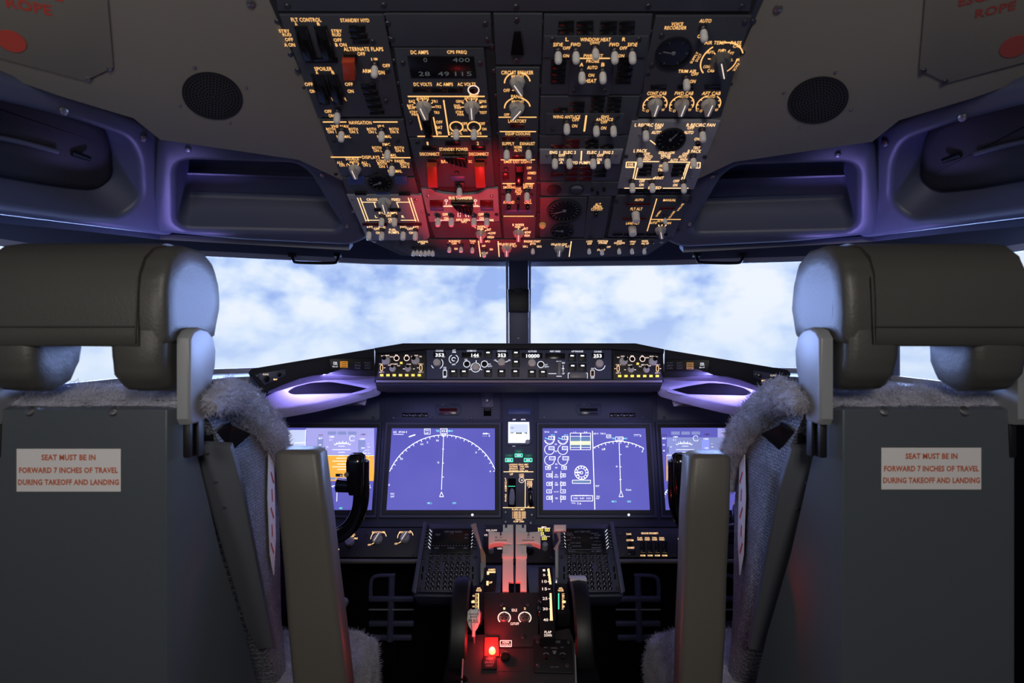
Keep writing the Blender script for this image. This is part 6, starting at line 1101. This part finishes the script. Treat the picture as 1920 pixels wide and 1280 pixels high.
# ================================================================ FOOTWELL
for s in (-1, 1):
    for k, (px, lab) in enumerate((((735, 'inner'), (600, 'outer')) if s < 0 else ((1195, 'inner'), (1340, 'outer')))):
        Y = 1.80; x = (px - 960) / F * Y; t = thing('rudder_pedal', f'dark {lab} rudder pedal in the ' + ('left' if s < 0 else 'right') + ' footwell', 'pedal', (x, Y, CZ - .88), 'rudder pedals in the footwells')
        b = B(); b.tube([(x, Y, Z(1078, Y)), (x + .004 * s, Y - .01, Z(1198, Y))], .010, 10, 1); b.link('pedal_arm', M['navy'], t)
        for y, w_ in ((1120, .066), (1166, .066), (1192, .06)): b = B(); b.box((x, Y - .008, Z(y, Y)), (w_ * 2, .012, .016), bev=.004); b.link('cross_bar', M['navy'], t)
        b = B(); b.tube([(x - s * .01, Y, Z(1078, Y)), (x + s * .05, Y, Z(1080, Y)), (x + s * .062, Y, Z(1096, Y)), (x + s * .062, Y, Z(1120, Y))], .006, 10, 4); b.link('side_loop', M['navy'], t)
        b = B(); b.box((x, Y - .012, Z(1139, Y)), (.13, .004, .003)); b.link('bright_edge', M['bracket'], t)
        b = B(); b.box((x, Y + .02, (Z(1192, Y)) / 2), (.02, .02, Z(1192, Y)), bev=.003); b.link('pedal_post', M['void'], t)
for s in (-1, 1):
    b = B(); b.box((XC + s * .48, 1.90, .30), (.70, .03, .60), bev=.005); b.link('kick_plate', M['void'], None, 'dark kick plate deep in the ' + ('left' if s < 0 else 'right') + ' footwell behind the pedals', 'kick plate', 'footwell kick plates')
t = thing('roller_knob', 'small grey roller knob low beside the left raised armrest', 'knob', W(637, 1140, 1.5)); mm = Matrix.Translation(W(637, 1140, 1.48)) @ Matrix.Rotation(R(90), 4, 'X')
B().lathe([(.006, 0), (.0135, 0), (.0135, .01), (.006, .012)], mm, 24).link('roller', M['bracket'], t); B().lathe([(.012, 0), (.012, .02)], Matrix.Translation(W(645, 1128, 1.52)) @ Matrix.Rotation(R(90), 4, 'X'), 20).link('hub', M['bracket'], t); B().tube([W(637, 1140, 1.48), W(590, 1150, 1.50)], .008, 10, 1).link('shaft', M['strap'], t)

# ================================================================ CREW SEATS
def fuzzy(b, amp, sc):
    for i, v in enumerate(b.v): b.v[i] = v + mnoise.noise_vector(v * sc) * amp + mnoise.noise_vector(v * sc * 3.1) * amp * .45
def fur(o, n, ln_):
    m = o.modifiers.new('fur', 'PARTICLE_SYSTEM'); st = o.particle_systems[0].settings; st.type = 'HAIR'; st.count = n; st.hair_length = ln_; st.hair_step = 3
    st.root_radius = .5; st.tip_radius = .15; st.radius_scale = .0016; st.brownian_factor = .003; st.use_advanced_hair = True; o.particle_systems[0].seed = 3; return o
def roundbox(c, d, r, n):
    """finely meshed rounded box, ready to be displaced"""
    b = bmesh.new(); bmesh.ops.create_cube(b, size=1); bmesh.ops.scale(b, vec=d, verts=b.verts)
    bmesh.ops.bevel(b, geom=b.edges[:], offset=r, segments=5, profile=.5, affect='EDGES'); bmesh.ops.subdivide_edges(b, edges=[e_ for e_ in b.edges if e_.calc_length() > n * 1.5], cuts=max(1, int(max(d) / n / 3)), use_grid_fill=True)
    q = B(); q.bm(b, Matrix.Translation(c)); return q
def seat(cx, s, name):
    X = lambda x: cx + s * x; V = lambda x, y, z: Vector((X(x), y, CZ + z)); left = s > 0
    t = thing('pilot_seat', name, 'seat', (cx, 1.0, 0), 'crew seats')
    # painted back shell
    rings = []
    for z, xb, yb, xf, yf in ((-.083, .090, .812, .100, .818), (-.088, .101, .792, .108, .820), (-.15, .102, .79, .113, .834), (-.30, .102, .79, .128, .870), (-.45, .102, .79, .134, .938), (-.62, .102, .79, .138, 1.005), (-.80, .10, .79, .14, 1.02)):
        rings.append([V(-xf - .02, yf, z), V(-xb - .030, yb + .012, z), V(-xb - .022, yb, z), V(xb - .006, yb, z), V(xb + .002, yb + .012, z), V(xf, yf, z)])
    sh = B().loft(rings).link('back_shell', M['shell'], t, sharp=28)
    md = sh.modifiers.new('bevel', 'BEVEL'); md.width = .006; md.segments = 3; md.limit_method = 'ANGLE'; md.angle_limit = R(25)
    for px in ((60, 215) if left else (1655, 1805)): inst('screw', P_rivet, t, Matrix.Translation(W(px, 771, .796) + Vector((0, -.001, 0))) @ Matrix.Rotation(R(55), 4, 'X') @ Matrix.Scale(2.2, 4), 'dark bolt')
    # placard
    x0, x1, y0, y1 = (32, 227, 841, 921) if left else (1652, 1839, 839, 917)
    q = Pl(W(x0, y1, .7888), W(x1, y1, .7888), W(x0, y0, .7888)); pc = B().prism([q.ab(x0, y0), q.ab(x1, y0), q.ab(x1, y1), q.ab(x0, y1)], 0, .0008, q.m()).link('placard', M['placard'], t, 'white placard lettered SEAT MUST BE IN FORWARD 7 INCHES OF TRAVEL')
    b = B(); cxp = (x0 + x1) / 2
    for tx_, yy, ww in (('SEAT MUST BE IN', .20, .52), ('FORWARD 7 INCHES OF TRAVEL', .50, .95), ('DURING TAKEOFF AND LANDING', .78, .97)):
        vs_, fs_, tw, th_ = tmesh(tx_, .035); py = y0 + (y1 - y0) * yy; b.add(vs_, fs_, q.at(cxp, py, .0011) @ Matrix.Diagonal(((x1 - x0) * ww * q.su(cxp, py) / tw, 11 * q.sv(cxp, py) / th_, 1, 1)))
    b.link('lettering', M['orangeink'], pc)
    # back cushion: woven sides with a sheepskin face wrapped over the top and front
    pr = [(.815, -.078), (.87, -.074), (.93, -.092), (.99, -.122), (1.04, -.158), (1.075, -.205), (1.095, -.28), (1.10, -.40), (1.105, -.50), (1.13, -.62), (1.15, -.68), (1.075, -.60), (1.005, -.47), (.94, -.31), (.876, -.15)]
    def prof_loft(pp, xs):
        b = B(); b.loft([[V(x, cy + (y - cy) * k, cz + (z - cz) * k) for y, z in pp] for x, k in xs]); return b
    cy, cz = 1.0, -.36
    wv = prof_loft(pr, [(-.128, .93), (-.123, .975), (-.112, 1), (.0, 1), (.112, 1), (.123, .975), (.128, .93)]); wv.link('woven_cushion', M['weave'], t, sharp=50)
    n = 60; path = []
    base = [(.805, -.084), (.83, -.070), (.87, -.064), (.93, -.080), (.99, -.110), (1.045, -.148), (1.085, -.198), (1.102, -.24), (1.106, -.27)]
    for i in range(len(base) - 1):
        for k in range(8): u = k / 8; path.append((base[i][0] + (base[i + 1][0] - base[i][0]) * u, base[i][1] + (base[i + 1][1] - base[i][1]) * u))
    path.append(base[-1]); fb = B(); rr = []
    xs = [-.150, -.156, -.152] + [-.14 + .01 * k for k in range(29)] + [.152, .156, .150]
    def offp(i, d):
        a = Vector(path[max(i - 1, 0)]); c_ = Vector(path[min(i + 1, len(path) - 1)]); t_ = (c_ - a).normalized(); return path[i][0] + t_.y * d, path[i][1] - t_.x * d
    for i in range(len(path)):
        topk = max(0, 1 - max(0, i - 44) / 12); dp = .036 * (max(.22, 1 - max(0, i - 40) / 26)) * (.4 + .6 * min(1, i / 14)) ; ring = []
        for x in xs:
            e_ = abs(x); d = 0 if e_ < .14 else (-.004 if e_ in (.152,) else -.012); 
            if x == xs[0] or x == xs[-1]: d = dp * .8
            elif e_ > .155: d = dp * .35
            y, z = offp(i, d); ring.append(V(x, y, z))
        for x in (.135, -.135): y, z = offp(i, dp); ring.append(V(x, y, z))
        rr.append(ring)
    fb.loft(rr); fuzzy(fb, .0035, 50); fur(fb.link('sheepskin_cover', M['fleece'], t, sharp=80), 30000, .0045)
    # woven tag on the cushion's inner side
    b = B(); yy = 1.03; b.prism([(.0, -.19), (.022, -.21), (.030, -.34), (.022, -.40), (.006, -.36), (-.004, -.26)], 0, .0015, Matrix(((0, 0, s, X(.1315)), (1, 0, 0, yy), (0, 1, 0, CZ), (0, 0, 0, 1)))); tg = b.link('side_tag', M['placard'], t)
    b = B()
    for k in range(5): b.prism([(.006 + .004 * (k % 2), -.222 - k * .030), (.0085 + .004 * (k % 2), -.220 - k * .030), (.0205 - .005 * (k % 2), -.240 - k * .030), (.018 - .005 * (k % 2), -.243 - k * .030)], .0016, .0022, Matrix(((0, 0, s, X(.1315)), (1, 0, 0, yy), (0, 1, 0, CZ), (0, 0, 0, 1))))
    b.link('red_marks', M['redink'], tg)
    # riveted hinge arm between shell and cushion
    mq = (lambda x, y: (x, y)) if left else (lambda x, y: (1916 - x, y + 4))
    HP_ = Pl(W(*mq(372, 835), .845), W(*mq(430, 835), .852), W(*mq(500, 1215), .995)); hp = [HP_.ab(*mq(*a)) for a in ((366, 834), (400, 836), (432, 838), (450, 900), (512, 1213), (484, 1218), (462, 1180), (392, 950))]
    B().prism(hp, -.012, 0, HP_.m(), bev=.002).link('hinge_arm', M['strap'], t)
    for a in ((389, 849), (404, 902), (421, 950)): inst('screw', P_rivet, t, HP_.at(*mq(*a), 0) @ Matrix.Scale(.9, 4))
    b = B(); b.loft([[V(.100, .845, -.140), V(.146, .865, -.118), V(.152, .915, -.138), V(.120, .905, -.168)], [V(.100, .865, -.135), V(.134, .885, -.116), V(.138, .93, -.138), V(.11, .92, -.163)]]); b.link('hinge_cap', M['black'], t)
    # headrest
    pm = [(.754, -.004), (.750, .02), (.749, .06), (.752, .082), (.762, .102), (.782, .118), (.81, .126), (.845, .126), (.875, .112), (.893, .085), (.898, .045), (.885, .005), (.86, -.004)]
    hc = (.82, .06)
    def hl(pp, c_, xs, amp=.0018):
        fine = []
        for i in range(len(pp)):
            a, d = pp[i], pp[(i + 1) % len(pp)]
            for k in range(3): u = k / 3; fine.append((a[0] + (d[0] - a[0]) * u, a[1] + (d[1] - a[1]) * u))
        b = B(); b.loft([[V(x, c_[0] + (y - c_[0]) * k, c_[1] + (z - c_[1]) * k) for y, z in fine] for x, k in xs]); fuzzy(b, amp, 14); return b
    ex = [(-.116, .6), (-.1165, .88), (-.113, .955), (-.106, .99), (-.098, 1)] + [(-.09 + .018 * k, 1) for k in range(11)] + [(.098, 1), (.106, .99), (.113, .955), (.1165, .88), (.116, .6)]
    hr = hl(pm, hc, ex, .0022).link('headrest', M['leather'], t, 'dark olive leather headrest roll', sharp=75)
    for sd in (-1, 1):
        pl_ = [(.752, .03), (.750, -.02), (.755, -.044), (.772, -.060), (.80, -.064), (.825, -.055), (.842, -.03), (.846, .03)]
        lx = [(.047, .55), (.047, .8), (.050, .93), (.058, 1), (.080, 1.0), (.100, 1.0), (.109, .93), (.112, .80), (.112, .55)]
        hl(pl_, (.80, 0), [(sd * x, k) for x, k in lx], .0025).link('headrest_bolster', M['leather'], hr, sharp=75)
    # stitched back flap
    fp = [(.7475, -.003), (.7460, .01), (.7455, .05), (.7485, .084), (.7585, .105), (.780, .1215), (.81, .1295), (.845, .1295)]
    fl = B(); fl.loft([[V(x, y, z) for y, z in fp] + [V(x, y + .004, z - .003) for y, z in reversed(fp)] for x in (-.104, -.06, -.02, .02, .06, .086 if left else .080)]); fuzzy(fl, .0010, 20); f_ = fl.link('back_flap', M['leather'], hr, sharp=60)
    sm = B(); sm.tube([V(-.10, .7445, .018), V(.0, .7445, .018), V(.082, .7448, .018)], .0011, 8, 4); sm.tube([V(.083, .7445, -.002), V(.085, .7445, .04), V(.085, .747, .08)], .0011, 8, 4); sm.link('stitching', M['leatherd'], f_)
    # pale brackets carrying the headrest
    bp = [(.776, .004), (.786, .014), (.802, .0185), (.822, .016), (.838, .006), (.846, -.012), (.844, -.034), (.834, -.058), (.822, -.080), (.817, -.096), (.813, -.106), (.782, -.106), (.776, -.098)]
    for sd in (1, -1):
        m_ = Matrix(((0, 0, s * sd, X(sd * .117)), (1, 0, 0, 0), (0, 1, 0, CZ), (0, 0, 0, 1))); br = B().prism(bp, 0, .0165, m_, bev=.004, seg=3).link('headrest_bracket', M['bracket'], t, 'pale grey headrest bracket')
        B().lathe([(.0035, 0), (.003, .0015)], Matrix(((0, 0, s * sd, X(sd * .1335)), (1, 0, 0, .815), (0, 1, 0, CZ - .083), (0, 0, 0, 1))), 12).link('bolt', M['screw'], br)
        b = B(); b.box((X(sd * .122), .80, CZ - .125), (.010, .022, .05), bev=.002); b.box((X(sd * .131), .806, CZ - .125), (.004, .014, .05), bev=.001); b.link('support_post', M['black'], t)
    # raised armrest standing beside the backrest
    A = [(513, 848), (600, 850), (652, 1290), (548, 1290)] if left else [(1291, 856), (1373, 856), (1357, 1290), (1273, 1290)]
    ar = B(); rings = []
    def armr(k, inset, dz=0):
        xa = A[0][0] + (A[3][0] - A[0][0]) * k; xb = A[1][0] + (A[2][0] - A[1][0]) * k; y = A[0][1] + (A[3][1] - A[0][1]) * k; a = W(xa, y, .955); c_ = W(xb, y, .955); i_ = inset
        q0, q1 = a.x + i_, c_.x - i_; yb, yf = .95 + i_ * .6, 1.0 - i_ * .4; r = .013
        pts = []
        for (ccx, ccy), a0 in (((q0 + r, yb + r), 180), ((q1 - r, yb + r), 270), ((q1 - r, yf - r), 0), ((q0 + r, yf - r), 90)):
            for j in range(5): an = R(a0 + j * 22.5); pts.append(Vector((ccx + math.cos(an) * r, ccy + math.sin(an) * r, a.z + dz)))
        return pts
    rings = [armr(0, .020, .004), armr(0, .009, .0035), armr(0, .003, .0), armr(.01, 0), armr(.25, -.001), armr(.5, 0), armr(.75, -.001), armr(1, 0), armr(1.25, 0)]
    ar.loft(rings); fuzzy(ar, .0012, 12); ar.link('armrest', M['armpad'], t, 'taupe raised armrest', sharp=70)
    b = B(); zz = armr(1.25, 0)[0].z; xm = sum(v.x for v in armr(1.25, 0)) / 20; b.box(((xm + X(.14)) / 2, 1.0, zz - .02), (abs(xm - X(.14)) + .08, .06, .05), bev=.008); b.link('armrest_hinge', M['strap'], t)
    # seat cushion in sheepskin, base and legs
    w0, w1 = (-.245, .262) if left else (-.26, .243)
    q_ = B(); nx, ny = 34, 24; top = []; 
    for j in range(ny + 1):
        ring = []
        y = .93 + .40 * j / ny
        for i in range(nx + 1):
            a = math.pi * i / nx; c_, s__ = math.cos(a), math.sin(a); e1 = abs(c_) ** .28 * (1 if c_ > 0 else -1); e2 = abs(s__) ** .28
            v_ = j / ny * 2 - 1; k = (1 - abs(v_) ** 7) ** .25 if abs(v_) < 1 else .02; k = max(k, .3)
            ring.append(V((w0 + w1) / 2 + (w1 - w0) / 2 * e1 * (.9 + .1 * k), y, -.74 + .138 * e2 * (.35 + .65 * k)))
        rngb = ring + [V(w0, y, -.76), V(w1, y, -.76)][::1]; q_.v; top.append(ring)
    q_.loft(top); fuzzy(q_, .0045, 50); fur(q_.link('seat_cushion', M['fleece'], t, 'sheepskin seat cushion', sharp=80), 30000, .004)
    B().box((X((w0 + w1) / 2), 1.12, CZ - .775), (.46, .40, .06), bev=.01).link('seat_pan', M['shell'], t)
    B().box((X(0), 1.08, (CZ - .80) / 2 + .01), (.24, .30, CZ - .80), bev=.01).link('seat_base', M['void'], t)
    B().tube([V(-.05, .86, -.60), V(-.05, 1.0, -.76), V(.05, 1.0, -.76)], .02, 10, 3).link('recline_strut', M['strap'], t)
seat(-.541, 1, 'left pilot seat with grey shell, white placard, sheepskin and leather headrest'); seat(.523, -1, 'right pilot seat with grey shell, white placard, sheepskin and leather headrest')
